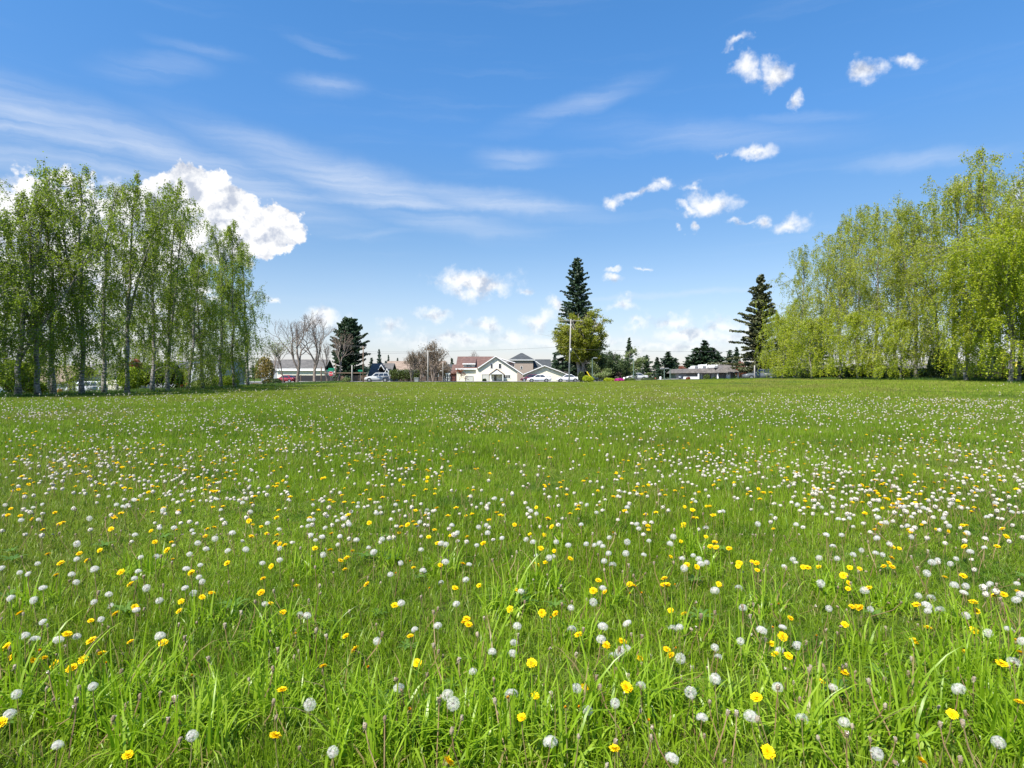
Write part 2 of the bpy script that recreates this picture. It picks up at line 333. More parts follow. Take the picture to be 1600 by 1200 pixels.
# ------------------------------------------------------------------ cars
def make_car(kind, paint):
    """x forward; returns list of (name, mesh, loc, children)"""
    S = dict(sedan=dict(L=4.6,W=0.90,hood=0.82,belt=0.93,H=1.45,c=(-1.55,1.15),r=(-0.75,0.35),rear=0.98),
             hatch=dict(L=4.2,W=0.87,hood=0.88,belt=0.95,H=1.52,c=(-2.0,1.2),r=(-1.55,0.35),rear=0.95),
             suv=dict(L=4.8,W=0.95,hood=1.05,belt=1.12,H=1.78,c=(-2.3,1.1),r=(-2.0,0.4),rear=1.12),
             pickup=dict(L=5.6,W=0.98,hood=1.12,belt=1.18,H=1.92,c=(-2.75,1.15),r=(-2.5,0.5),rear=1.2))[kind]
    L, W = S['L'], S['W']; h = L/2
    st = [(-h, .34, S['rear']*0.80, .86), (-h+.10, .28, S['rear']*0.97, .95), (-h+.5, .26, S['rear'], .99), (S['c'][0]+.2, .24, S['belt'], 1.0), (0, .24, S['belt'], 1.0),
          (S['c'][1]-.1, .24, S['belt'], 1.0), (S['c'][1]+.25, .25, S['hood']+.03, .99), (h-.5, .26, S['hood']-.05, .96), (h-.12, .30, S['hood']-.16, .88), (h, .36, S['hood']-.32, .76)]
    mb = MB(); n = 10
    for (x, zb, zt, w) in st:
        w *= W
        for (fy, fz) in ((-.86,0),(-.98,.2),(-1,.55),(-.97,.85),(-.86,1),(.86,1),(.97,.85),(1,.55),(.98,.2),(.86,0)):
            mb.v.append((x, fy*w, zb+(zt-zb)*fz))
    for i in range(len(st)-1):
        for k in range(n):
            k2 = (k+1)%n; mb.f.append((i*n+k, (i+1)*n+k, (i+1)*n+k2, i*n+k2)); mb.m.append(0)
    mb.f.append(tuple(range(n))); mb.m.append(0); mb.f.append(tuple(range(len(mb.v)-1, len(mb.v)-n-1, -1))); mb.m.append(0)
    # cabin
    c0, c1 = S['c']; r0, r1 = S['r']; zb = S['belt']-.03; zt = S['H']; wb = W*.93; wt = W*.74
    cb = [(c0,-wb,zb),(c1,-wb,zb),(c1,wb,zb),(c0,wb,zb),(r0,-wt,zt-.04),(r1,-wt,zt-.04),(r1,wt,zt-.04),(r0,wt,zt-.04),
          (r0+.12,-wt*.8,zt),(r1-.12,-wt*.8,zt),(r1-.12,wt*.8,zt),(r0+.12,wt*.8,zt)]
    mb.add(cb, [(0,1,5,4),(1,2,6,5),(2,3,7,6),(3,0,4,7),(4,5,9,8),(5,6,10,9),(6,7,11,10),(7,4,8,11),(8,9,10,11)])
    body = mb.mesh('body', paint, True)
    def quad_on(a, b, c, d, u0, u1, v0, v1, off):
        A, B, C_, D_ = map(Vector, (a, b, c, d)); nrm = (B-A).cross(D_-A).normalized()
        P = lambda u, v: (A*(1-u)+B*u)*(1-v) + (D_*(1-u)+C_*u)*v + nrm*off
        return [P(u0,v0),P(u1,v0),P(u1,v1),P(u0,v1)]
    out = [('body', body, (0,0,0), [])]
    wins = []
    nw = 2 if kind == 'sedan' else 3
    def side(a, b, c, d, flip):
        cuts = [0.05+0.9*i/nw for i in range(nw+1)]
        for i in range(nw):
            q = MB().add(quad_on(a, b, c, d, cuts[i]+.012, cuts[i+1]-.012, .12, .88, .012), [(0,1,2,3)])
            wins.append(q)
    side(cb[0], cb[1], cb[5], cb[4], 0); side(cb[2], cb[3], cb[7], cb[6], 1)
    wins.append(MB().add(quad_on(cb[1], cb[2], cb[6], cb[5], .08, .92, .08, .92, .012), [(0,1,2,3)]))
    wins.append(MB().add(quad_on(cb[3], cb[0], cb[4], cb[7], .1, .9, .12, .88, .012), [(0,1,2,3)]))
    for i, q in enumerate(wins):
        out.append(('windscreen' if i == len(wins)-2 else 'window', q.mesh('window', M['car_glass']), (0,0,0), []))
    rw = .33 if kind in ('sedan','hatch') else .38
    ty = MB(); n = 20
    for (y, r) in ((-.11,rw-.05),(-.11,rw-.02),(-.08,rw),(.08,rw),(.11,rw-.02),(.11,rw-.05)):
        for k in range(n): ty.v.append((r*math.cos(2*PI*k/n), y, r*math.sin(2*PI*k/n)))
    for i in range(5):
        for k in range(n): ty.f.append((i*n+k, i*n+(k+1)%n, (i+1)*n+(k+1)%n, (i+1)*n+k)); ty.m.append(0)
    ty.f += [tuple(range(n-1,-1,-1)), tuple(range(5*n, 6*n))]; ty.m += [0,0]
    tym = ty.mesh('wheel', M['tyre']); rm = MB()
    rm.tube([(0,-.116,0),(0,.116,0)], rw*.62, 12)
    rmm = rm.mesh('rim', M['rim'])
    arch = MB(); n = 16
    for sx in (1, -1):
        for sy in (1, -1):
            arch = MB(); b = 0; cx = (h*.62 if sx > 0 else -h*.60)
            arch.v += [(cx+(rw+.06)*math.cos(2*PI*k/n), sy*(W+.004), rw+(rw+.06)*math.sin(2*PI*k/n)) for k in range(n)]
            arch.f.append(tuple(range(b, b+n))); arch.m.append(0)
            out.append(('wheel_arch', arch.mesh('wheel_arch', M['black']), (0,0,0), []))
            out.append(('wheel', tym, (cx, sy*(W-.10), rw), [('rim', rmm)]))
    hl = MB().box(-.06,.06,-.15,.15,-.07,.07).mesh('headlight', M['lamp_clear']); tl = MB().box(-.05,.05,-.11,.11,-.1,.1).mesh('tail_light', M['lamp_red'])
    for sy in (1,-1):
        out.append(('headlight', hl, (h-.14, sy*W*.66, S['hood']-.26), [])); out.append(('tail_light', tl, (-h+.06, sy*W*.78, S['rear']*.78), []))
    return out
car_cache = {}
def place_car(kind, paint, name, label, px, D, heading, cat='car', group='cars parked along the streets'):
    key = (kind, paint)
    if key not in car_cache: car_cache[key] = make_car(kind, M['car_'+paint])
    X = wx(px, D); z = gz(X, D) + 0.03
    r = thing(name, label, cat, (X, D, z), R(heading), group)
    for (nm, me, loc, ch) in car_cache[key]:
        o = bpy.data.objects.new(nm, me); link(o, r); o.location = loc
        for (n2, m2) in ch: link(bpy.data.objects.new(n2, m2), o)
    return r
place_car('suv','white','parked_car','white estate car parked broadside behind the left birch trunks',134,80,180)
place_car('suv','white','parked_car','white vehicle half hidden at the far left edge behind the birches',8,66,250)
place_car('sedan','red','parked_car','red car parked beside the bare trees, left of the stop sign',448,117.5,160)
place_car('suv','silver','parked_car','silver sport utility car in front of the grey gabled house by the hedge',590,116,188)
place_car('sedan','white','parked_car','white saloon car in front of the cream garage, left of the tall utility pole',842,116,180)
place_car('hatch','darkred','parked_car','dark red car mostly hidden behind the left white saloon',829,124,180)
place_car('sedan','white','parked_car','white saloon car standing behind the tall utility pole',887,117,180)
place_car('hatch','white','parked_car','white car between the golden shrub and the dark trees',938,126,150)
place_car('sedan','silver','parked_car','silver car behind the clipped hedges, beside the pink azalea',994,122,180)
place_car('hatch','white','parked_car','small white car at the left end of the low shake roofed building',1078,120,180)
place_car('pickup','grey','pickup_truck','grey pickup truck with canopy under the dark cedar',1186,108,180,'pickup truck')
place_car('sedan','white','parked_car','white car glimpsed beneath the right birch trees',1301,80,180)

# ------------------------------------------------------------------ houses
class House:
    def __init__(s, name, label, pxc, D, cat='house', base=None, group='houses along the street'):
        s.D = D; s.X = wx(pxc, D); s.z0 = gz(s.X, D) if base is None else base; s.pxc = pxc
        s.root = thing(name, label, cat, (s.X, D, s.z0), 0, group)
    def x(s, px): return (px - s.pxc)/F*s.D
    def z(s, py): return wz(py, s.D) - s.z0
    def part(s, name, mb, mat, parent=None, **k): return mb.build(name, M[mat], parent or s.root, **k)
    def window(s, px0, px1, py0, py1, y=0.0, glass='glass', trim='white_trim', name='window', bars=0):
        x0, x1, z1, z0 = s.x(px0), s.x(px1), s.z(py0), s.z(py1); t = min(.12, (x1-x0)*.14)
        f = MB(); f.box(x0-t, x1+t, y-.06, y-.003, z1, z1+t).box(x0-t, x1+t, y-.06, y-.003, z0-t, z0)
        f.box(x0-t, x0, y-.06, y-.003, z0, z1).box(x1, x1+t, y-.06, y-.003, z0, z1)
        for i in range(bars):
            xm = x0+(x1-x0)*(i+1)/(bars+1); f.box(xm-.04, xm+.04, y-.06, y-.003, z0, z1)
        w = s.part(name, f, trim)
        s.part('pane' if name == 'window' else 'panel', MB().box(x0, x1, y-.03, y-.004, z0, z1), glass, w); return w
def hip(mb, x0, x1, y0, y1, z0, zp, xr0, xr1, over=.4):
    ym = (y0+y1)/2; vs = [(x0-over,y0-over,z0),(x1+over,y0-over,z0),(x1+over,y1+over,z0),(x0-over,y1+over,z0),(xr0,ym,zp),(xr1,ym,zp)]
    mb.add(vs, [(0,1,5,4),(1,2,5),(2,3,4,5),(3,0,4),(3,2,1,0)])
def gable_roof(mb, x0, xp, x1, z0, zp, z1, y0, y1, t=.18, over=.35):
    """front facing gable (ridge along y); eaves z0 left, z1 right, peak zp"""
    for (xa, za, sgn) in ((x0, z0, -1), (x1, z1, 1)):
        m_ = (zp-za)/(xp-xa); xo = xa+sgn*over; zo = za+sgn*over*m_
        mb.xz([(xo, zo), (xp, zp), (xp, zp+t*1.2), (xo, zo+t)], y0, y1)
def ridge_roof(mb, x0, x1, y0, ym, y1, z0, zr, t=.18, over=.35):
    for (ya, sg) in ((y0, -1), (y1, 1)):
        m_ = (zr-z0)/(ym-ya); yo = ya+sg*over; zo = z0+sg*over*m_
        mb.yz([(yo, zo), (ym, zr), (ym, zr+t*1.2), (yo, zo+t)], x0, x1)

# main white house with red-brown roof
H = House('house', 'large cream white house with reddish brown roof, front gable and small porch', 765, 130)
w = MB(); zL = H.z(575.5)
w.box(H.x(713.5), H.x(744), 0, 9, -.5, zL)
w.xz([(H.x(744),-.5),(H.x(808),-.5),(H.x(808),H.z(580.5)),(H.x(775),H.z(558.3)),(H.x(748.5),H.z(574.5)),(H.x(744),H.z(576.5))], -.8, 9.5)
w.box(H.x(724), H.x(742), 0.25, 4, zL+.02, H.z(567.5))
H.part('wall', w, 'white_wall')
r = MB(); ridge_roof(r, H.x(712), H.x(771), 0, 4.6, 9.2, zL, H.z(557.5))
gable_roof(r, H.x(748.5), H.x(775), H.x(815), H.z(574.8), H.z(557.5), H.z(584), -1.2, 9.8)
r.add([(H.x(722.5), -.1, H.z(567.6)), (H.x(743), -.1, H.z(567.6)), (H.x(743), 4.2, H.z(558.0)), (H.x(722.5), 4.2, H.z(558.0)),
       (H.x(722.5), -.1, H.z(568.6)), (H.x(743), -.1, H.z(568.6)), (H.x(743), 4.2, H.z(559.0)), (H.x(722.5), 4.2, H.z(559.0))], [(0,1,2,3),(7,6,5,4),(0,4,5,1),(1,5,6,2),(3,2,6,7),(0,3,7,4)])
rf = H.part('roof', r, 'red_roof')
t = MB()
for (a, b, c, d) in ((H.x(747.0), H.z(576.2), H.x(775), H.z(557.6)), (H.x(816.5), H.z(585.2), H.x(775), H.z(557.6))):
    t.xz([(a, b), (c, d), (c, d+.2), (a, b+.2)], -1.3, -1.21)
t.box(H.x(712), H.x(746), -.5, -.42, zL-.28, zL-.02); t.box(H.x(722.5), H.x(743), -.22, -.12, H.z(569.4), H.z(567.8))
H.part('bargeboard', t, 'white_trim')
# side dormer at right
d = MB(); d.box(H.x(783), H.x(803), 3.0, 8, H.z(575), H.z(565.5)); dm = H.part('dormer', d, 'tan_wall')
d = MB(); d.xz([(H.x(776), H.z(558.4)), (H.x(805), H.z(567.2)), (H.x(805), H.z(566.0)), (H.x(776), H.z(557.2))], 2.5, 8.5); H.part('dormer_roof', d, 'white_trim', dm)
H.window(800.5, 803.2, 568.5, 573, 3.0)
H.window(728.5, 737, 569, 575.2, .25, 'pale_glass', bars=1); H.window(766.7, 770, 569, 575.5, -.8); H.window(779.3, 783.3, 568.5, 575.8, -.8)
H.window(787.3, 797, 586, 590.8, -.8, bars=2)
H.window(727.5, 739, 588.5, 597, 0, 'garage', 'grey_metal', 'garage_door'); H.window(754, 764, 585.8, 597, -.8, 'garage', 'grey_metal', 'garage_door')
H.window(772.2, 776, 586, 596, -.8, 'glass', 'white_trim', 'front_door')
p = MB(); gable_roof(p, H.x(766.5), H.x(776.5), H.x(787), H.z(584.6), H.z(577.4), H.z(584.6), -2.6, -.82, .14, .2); pr = H.part('porch_roof', p, 'red_roof')
p = MB(); p.xz([(H.x(766.5),H.z(584.8)),(H.x(787),H.z(584.8)),(H.x(776.6),H.z(577.8))], -2.5, -2.4); H.part('porch_gable', p, 'white_trim', pr)
for px in (767.5, 786): H.part('porch_post', MB().box(H.x(px)-.08, H.x(px)+.08, -2.5, -2.34, -.4, H.z(584.9)), 'white_trim')
H.part('porch_floor', MB().box(H.x(765), H.x(788), -2.6, -.82, -.4, .12), 'concrete')
# tan hip house
H = House('house', 'tan two storey house with dark hipped roof behind the cream garage', 828, 152)
H.part('wall', MB().box(H.x(797), H.x(833), 0, 9, -.5, H.z(562)).box(H.x(833.2), H.x(860), 1.5, 8, -.5, H.z(575)), 'tan_wall')
r = MB(); hip(r, H.x(797), H.x(833), 0, 9, H.z(562), H.z(550.5), H.x(814), H.x(817))
ridge_roof(r, H.x(834), H.x(862), .8, 4.5, 8.2, H.z(575), H.z(562))
H.part('roof', r, 'dark_roof')
t = MB().box(H.x(795), H.x(836), -.45, -.40, H.z(563.1), H.z(562)-.01)
t.xz([(H.x(834),H.z(561.8)),(H.x(848),H.z(571.5)),(H.x(848),H.z(572.7)),(H.x(834),H.z(563))], -.3, -.2); H.part('fascia', t, 'white_trim')
H.window(813.5, 816, 572.5, 576.5, 0)
# cream garage
H = House('garage_building', 'low cream garage with wide shallow gable behind the white cars', 851, 126, 'garage')
H.part('wall', MB().xz([(H.x(819),-.5),(H.x(884),-.5),(H.x(884),H.z(585)),(H.x(850.5),H.z(572)),(H.x(819),H.z(585))], 0, 10), 'cream_wall')
r = MB(); gable_roof(r, H.x(819), H.x(850.5), H.x(886), H.z(585), H.z(571.9), H.z(585.5), -.5, 10.4); H.part('roof', r, 'grey_roof')
t = MB()
for (xa) in (816.3, 888.5):
    t.xz([(H.x(xa), H.z(586.1)), (H.x(850.5), H.z(571.9)), (H.x(850.5), H.z(570.8)), (H.x(xa), H.z(585.0))], -.6, -.51)
H.part('bargeboard', t, 'white_trim'); 
H.window(832, 861, 588, 597, 0, 'garage', 'white_trim', 'garage_door')
H = House('garage_building', 'low white lean-to with grey roof at the right of the cream garage', 894, 134, 'garage')
H.part('wall', MB().box(H.x(884), H.x(904), 0, 6, -.5, H.z(586.5)), 'white_wall')
H.part('roof', MB().xz([(H.x(852),H.z(572.5)),(H.x(906),H.z(586.3)),(H.x(906),H.z(587.2)),(H.x(852),H.z(574))], -.4, 6.4), 'grey_roof')
# long white garage building at left
H = House('garage_building', 'long low white building with grey roof behind the two tall bare trees', 470, 134, 'building')
H.part('wall', MB().box(H.x(433), H.x(507), 0, 7, -.8, H.z(577.5)), 'white_wall')
r = MB(); ridge_roof(r, H.x(432), H.x(508), 0, 3.5, 7, H.z(577.5), H.z(562.5)); rf = H.part('roof', r, 'grey_roof')
H.part('fascia', MB().box(H.x(432), H.x(508), -.45, -.38, H.z(579.5), H.z(576)), 'white_trim')
H = House('house', 'grey roofed house with pale walls behind the golden shrub', 424, 145)
H.part('wall', MB().box(H.x(408), H.x(440), 0, 8, -.8, H.z(577)), 'grey_wall')
r = MB(); ridge_roof(r, H.x(406), H.x(442), 0, 4, 8, H.z(577), H.z(564)); H.part('roof', r, 'grey_roof'); H.window(414, 420, 580, 588, 0)
# grey gabled house
H = House('house', 'grey house with dark shingle roof and two small white gables by the hedge', 592, 128)
H.part('wall', MB().box(H.x(577), H.x(612), 0, 8, -.5, H.z(586)), 'grey_wall')
r = MB(); ridge_roof(r, H.x(575), H.x(611), 0, 4, 8, H.z(586), H.z(568.5)); gable_roof(r, H.x(604.5), H.x(608), H.x(613), H.z(584), H.z(577.5), H.z(586), -2.2, 2.5, .14, .15)
gable_roof(r, H.x(592), H.x(595.8), H.x(600), H.z(577.5), H.z(571.5), H.z(577.5), -.2, 2.5, .12, .12)
H.part('roof', r, 'grey_roof')
t = MB()
for (a, b, c, d, yy) in ((603, 586.5, 608, 577.2, -2.3), (614, 588.3, 608, 577.2, -2.3), (591.2, 578.6, 595.8, 571, -.3), (601, 578.8, 595.8, 571, -.3)):
    t.xz([(H.x(a),H.z(b)),(H.x(c),H.z(d)),(H.x(c),H.z(d)+.22),(H.x(a),H.z(b)+.22)], yy, yy+.08)
t.box(H.x(577), H.x(603), -.42, -.36, H.z(588.3), H.z(587.2)); H.part('bargeboard', t, 'white_trim')
H.part('gable_wall', MB().xz([(H.x(604.8),-.5),(H.x(612.3),-.5),(H.x(612.3),H.z(585)),(H.x(608),H.z(578.5)),(H.x(604.8),H.z(584))], -1.9, -.01), 'grey_wall')
H.window(606.5, 610, 587.5, 594, -1.9); H.window(582, 598, 589.5, 597.5, 0, 'garage', 'white_trim', 'garage_door')
# long brown roofed house behind hedge
H = House('house', 'long low house with faded brown roof behind the tall green hedge', 640, 145)
H.part('wall', MB().box(H.x(602), H.x(692), 0, 9, -.5, H.z(578)), 'brown_wall')
r = MB(); ridge_roof(r, H.x(600), H.x(694), 0, 4.5, 9, H.z(578), H.z(564.8)); H.part('roof', r, 'tan_roof')
H.part('fascia', MB().box(H.x(600), H.x(694), -.45, -.38, H.z(580), H.z(578.6)), 'white_trim')
for a in (656, 668, 680): H.window(a, a+5, 582, 588, 0)
H = House('house', 'dark red house with grey roof and white porch posts left of the cream house', 702, 135)
H.part('wall', MB().box(H.x(693), H.x(705), 0, 8, -.5, H.z(583)), 'grey_wall'); H.part('wall', MB().box(H.x(705.2), H.x(714), -1, 8, -.5, H.z(583)), 'red_wall')
r = MB(); ridge_roof(r, H.x(690), H.x(705), 0, 4, 8, H.z(583), H.z(570)); H.part('roof', r, 'dark_roof')
r = MB(); ridge_roof(r, H.x(704.9), H.x(716), -1, 3.5, 8, H.z(583), H.z(570.5)); H.part('roof', r, 'red_roof')
for a in (699, 702.5): H.part('porch_post', MB().box(H.x(a)-.1, H.x(a)+.1, -1.6, -1.4, -.4, H.z(585)), 'white_trim')
H.part('porch_beam', MB().box(H.x(697), H.x(704.5), -1.6, -1.4, H.z(584.9), H.z(583)), 'white_trim'); H.window(695, 698, 586, 591, 0)
# commercial mansard building
H = House('commercial_building', 'long low commercial building with weathered shake mansard roof and white roof vents', 1108, 116, 'building')
w = MB().box(H.x(1072), H.x(1146), 0, 12, -.4, H.z(582.5)); H.part('wall', w, 'greywood_wall')
def mansard(mb, x0, x1, y0, y1, z0, z1, ins, low=0):
    mb.add([(x0,y0,z0),(x1,y0,z0),(x1,y1,z0),(x0,y1,z0),(x0+ins,y0+ins,z1),(x1-ins,y0+ins,z1),(x1-ins,y1-ins,z1),(x0+ins,y1-ins,z1)], [(0,3,2,1),(0,1,5,4),(1,2,6,5),(2,3,7,6),(3,0,4,7),(4,5,6,7)])
r = MB(); mansard(r, H.x(1068), H.x(1120), -1.1, 12.8, H.z(582.8), H.z(575.8), .7); mansard(r, H.x(1117), H.x(1152), -1.9, 13.2, H.z(582.3), H.z(571.5), 1.5)
rf = H.part('roof', r, 'shake_roof')
r = MB(); mansard(r, H.x(1131), H.x(1151), 2.2, 9, H.z(572.8), H.z(566.3), .5); H.part('upper_roof', r, 'shake_roof', rf)
for (a, b, c, d_) in ((1086,1096,571.5,577),(1098,1109,569.5,576),(1111,1125,568,575)):
    v = MB().box(H.x(a), H.x(b), 1.2, 3.2, H.z(d_), H.z(c)); vo = H.part('roof_vent', v, 'white_trim', rf, bevel=.12)
for a in (1091, 1103.5, 1122): H.part('vent_louvre', MB().box(H.x(a)-.3, H.x(a)+.3, 1.12, 1.18, H.z(574.6), H.z(571.8)), 'grey_metal', rf)
H.part('roof_parapet', MB().box(H.x(1079), H.x(1086), .9, 1.4, H.z(576.5), H.z(574.2)), 'white_trim', rf)
for (a, b, g) in ((1092,1096,'pale_glass'),(1108.5,1111,'glass'),(1114,1118,'leafglass')):
    H.window(a, b, 584.3, 594.5, 0, 'pale_glass' if g != 'glass' else 'glass', 'white_trim', bars=0)
for a in (1089, 1119, 1150.5): H.part('post', MB().box(H.x(a)-.13, H.x(a)+.13, -1.0, -.75, -.3, H.z(583)), 'white_trim')
H.part('sign_pillar', MB().box(H.x(1133), H.x(1138.5), -.9, -.3, -.3, H.z(581.8)), 'white_trim'); H.part('wall_lamp', MB().box(H.x(1135.6)-.1, H.x(1135.6)+.1, -1.05, -.905, H.z(585), H.z(582.8)), 'black')
H.part('low_wall', MB().box(H.x(1063), H.x(1086), -2.2, -2.0, -.3, H.z(588.6)), 'white_trim')
H.part('door', MB().box(H.x(1098.5), H.x(1101.5), -.06, -.003, -.2, H.z(586.5)), 'black')
# left side buildings behind birches
H = House('house', 'low house with tan shake roof behind the leftmost birch trunks', 70, 84)
H.part('wall', MB().box(H.x(20), H.x(118), 0, 9, -.6, H.z(596)), 'grey_wall')
r = MB(); ridge_roof(r, H.x(18), H.x(104), 0, 4.5, 9, H.z(597), H.z(573)); H.part('roof', r, 'tan_roof')
H.window(40, 50, 600, 608, 0); H.window(70, 84, 600, 609, 0, 'pale_glass', bars=1)
H = House('house', 'white house with white garage door behind the parked white estate car', 152, 90)
H.part('wall', MB().box(H.x(88), H.x(215), 0, 9, -.6, H.z(586)), 'white_wall')
r = MB(); ridge_roof(r, H.x(105), H.x(218), 0, 4.5, 9, H.z(586), H.z(571)); H.part('roof', r, 'grey_roof')
H.window(134, 163, 592, 606, 0, 'garage', 'white_trim', 'garage_door'); H.window(182, 196, 592, 600, 0, bars=1); H.window(104, 116, 592, 600, 0, bars=1)
H = House('townhouse', 'pale blue grey two storey townhouse behind the weeping birches', 340, 92)
H.part('wall', MB().box(H.x(296), H.x(346), 0, 8, -.6, H.z(562)), 'blue_wall')
r = MB(); hip(r, H.x(296), H.x(346), 0, 8, H.z(562), H.z(550), H.x(313), H.x(329)); H.part('roof', r, 'grey_roof')
H.part('corner_board', MB().box(H.x(296)-.05, H.x(298.3), -.08, -.003, -.5, H.z(563)), 'white_trim')
for a in (303, 322): H.window(a, a+8, 567, 575, 0)
H.window(300, 305, 584, 600, 0, 'pale_glass'); H.window(311, 322, 585, 602, 0, 'glass', bars=1); H.window(330, 339, 586, 596, 0)
H = House('townhouse', 'pale grey house glimpsed behind the middle birches and dark bush', 250, 92)
H.part('wall', MB().box(H.x(226), H.x(285), 0, 8, -.6, H.z(580)), 'grey_wall')
r = MB(); ridge_roof(r, H.x(223), H.x(288), 0, 4, 8, H.z(580), H.z(566)); H.part('roof', r, 'dark_roof'); H.window(236, 246, 586, 596, 0, bars=1); H.window(264, 272, 586, 596, 0)
# right low building behind birches
H = House('shed_building', 'long low brown roofed building behind the right birch trunks', 1510, 74, 'building', group='houses along the street')
H.part('wall', MB().box(H.x(1380), H.x(1610), 0, 7, -1, H.z(580.5)), 'greywood_wall')
r = MB(); ridge_roof(r, H.x(1376), H.x(1616), 0, 3.5, 7, H.z(580.5), H.z(571), over=.5); H.part('roof', r, 'shake_roof')
for a in (1400, 1470, 1556): H.window(a, a+14, 582.5, 589, 0)

# ------------------------------------------------------------------ fences
def fence(name, label, x0, x1, y, h, mat, postmat, step=2.4, solid=True):
    X0, X1 = wx(x0, y), wx(x1, y); r = thing(name, label, 'fence', ((X0+X1)/2, y, gz((X0+X1)/2, y)))
    cx = (X0+X1)/2; z0 = gz(cx, y); n = max(1, round((X1-X0)/step)); mb = MB()
    if solid: mb.box(X0-cx, X1-cx, -.02, .02, .05, h)
    else:
        for z in (0.15, h*.5, h-.05): mb.box(X0-cx, X1-cx, -.02, .02, z-.025, z+.025)
        k = int((X1-X0)/.15)
        for i in range(k): xx = X0-cx+(i+.5)*(X1-X0)/k; mb.box(xx-.012, xx+.012, -.015, .015, .1, h-.02)
    mb.build('panel', mat, r)
    for i in range(n+1):
        xx = X0-cx+(X1-X0)*i/n; MB().box(xx-.06, xx+.06, -.07, .07, -.3, h+.08).build('post', postmat, r)
fence('board_fence', 'black board fence in front of the long white building', 450, 530, 126, 1.35, M['black_fence'], M['wood_brown'])
fence('board_fence', 'dark weathered fence below the round cedar, left of the silver car', 533, 572, 124, 1.3, M['wood_brown'], M['wood_brown'])
fence('railing_fence', 'thin dark railing fence in front of the brown roofed house', 654, 712, 124, 1.3, M['black'], M['black'], 3, False)
fence('railing_fence', 'thin metal railing fence along the street edge by the left birches', 20, 260, 62, 1.2, M['grey_metal'], M['grey_metal'], 3.0, False)

# ------------------------------------------------------------------ poles, lamps, signs
def pole(name, label, px, D, ytop, r0, r1, mat, lean=0, group='utility poles and posts', cat='utility pole', arms=None, ybase=None):
    X = wx(px, D); z0 = gz(X, D); h = wz(ytop, D)-z0
    r = thing(name, label, cat, (X, D, z0), 0, group)
    MB().tube([(0,0,-.5),(lean*h*.5,0,h*.5),(lean*h,0,h)], [r0,(r0+r1)/2,r1], 10).build('shaft', mat, r, smooth=True)
    for (zz, w0, w1) in (arms or []):
        a = MB().box(lean*zz-w0, lean*zz+w1, -.06, .04, zz-.045, zz+.045).build('crossarm', M['wood_grey'], r)
        for k in range(4):
            xx = lean*zz-w0+(w0+w1)*(k+.3)/3.6
            MB().tube([(xx,0,zz+.06),(xx,0,zz+.14),(xx,0,zz+.26)], [.03,.06,.035], 6).build('insulator', M['insulator'], a)
    return r, h
PD = 112.6
pr, hh = pole('utility_pole', 'tall pale utility pole with crossarm in front of the maple', 889, 110.5, 498.5, .16, .10, M['wood_grey'], 0.03, arms=[(11.2, 2.5, 2.2)])
MB().tube([(.30,-.22,5.4),(.31,-.22,6.2)], .2, 10).build('transformer', M['grey_metal'], pr, smooth=True)
MB().box(-.05,.05,-.24,-.20,.2,3.6).build('conduit', M['grey_metal'], pr)
pole('utility_pole', 'second tall utility pole with crossarm beside the brown bare trees', 668.5, 112, 547.5, .13, .10, M['wood_grey'], arms=[(5.7, 1.2, 1.2)])
pole('utility_pole', 'thin grey pole in front of the dark red house', 692, 112, 566, .07, .05, M['wood_grey'])
pole('utility_pole', 'slim dark pole rising in front of the round cedar', 567.5, 112, 541, .12, .09, M['wood_brown'], arms=[(6.4, .6, .6)])
pole('utility_pole', 'grey pole behind the left birch trunks', 76, 58, 545, .12, .09, M['wood_grey'])
for px, yt, lab in ((502, 573, 'short brown post right of the second bare tree'), (524.5, 568, 'brown post just right of the stop sign'), (550, 570.5, 'pale post in front of the round cedar')):
    pole('wooden_post', lab, px, 111.9, yt, .12, .10, M['wood_brown'] if px != 550 else M['wood_grey'], cat='post')
pole('wooden_post', 'orange brown wooden post under the rightmost birches', 1568.5, 50, 556, .13, .12, M['wood_orange'], cat='post')
pole('marker_post', 'yellow marker post at the right edge under the birches', 1588, 52, 565, .10, .10, M['guard_yellow'], cat='post')
pole('wooden_post', 'pale wooden post in front of the grey pickup truck', 1179, 104, 571, .10, .09, M['wood_grey'], cat='post')
pole('marker_post', 'short white post beside the pink azalea', 975, 112.3, 589.5, .16, .16, M['sign_white'], cat='post')
pole('marker_post', 'small white post left of the paired street lamps', 1032, 112.3, 588.5, .18, .16, M['sign_white'], cat='post')
pole('marker_post', 'short red marker post left of the paired street lamps', 1024, 112.3, 590, .14, .14, M['leaf_red'], cat='post')
def rail(label, px0, px1, py, D):
    X0, X1 = wx(px0, D), wx(px1, D); z = wz(py, D); r = thing('rail', label, 'rail', ((X0+X1)/2, D, gz((X0+X1)/2, D)))
    L = (X1-X0)/2; h = z-gz((X0+X1)/2, D); MB().tube([(-L,0,h),(L,0,h)], .09, 8).build('bar', M['wood_brown'], r)
rail('long horizontal rail crossing in front of the round cedar', 505, 572, 583, 112.0)
def lamp(label, px, D, ytop, arm):
    X = wx(px, D); z0 = gz(X, D); h = wz(ytop, D)-z0; r = thing('street_lamp', label, 'street lamp', (X, D, z0), 0, 'car park and street lamps')
    MB().tube([(0,0,-.2),(0,0,h)], [.10,.07], 8).build('lamp_post', M['green_metal'], r)
    MB().box(min(0,arm*.3), max(0,arm*.3), -.04, .04, h-.08, h).build('arm', M['green_metal'], r)
    MB().box(min(arm*.25,arm), max(arm*.25,arm), -.18, .18, h-.06, h+.12).build('lamp_head', M['grey_metal'], r, bevel=.03)
lamp('street lamp beside the maple trunk, arm pointing right', 925.5, 112, 559.5, .9)
lamp('street lamp rising from the hedge in front of the fir', 990, 115, 560.5, -.8)
lamp('left one of the two short street lamps by the car park', 1038, 116, 576.5, -.8)
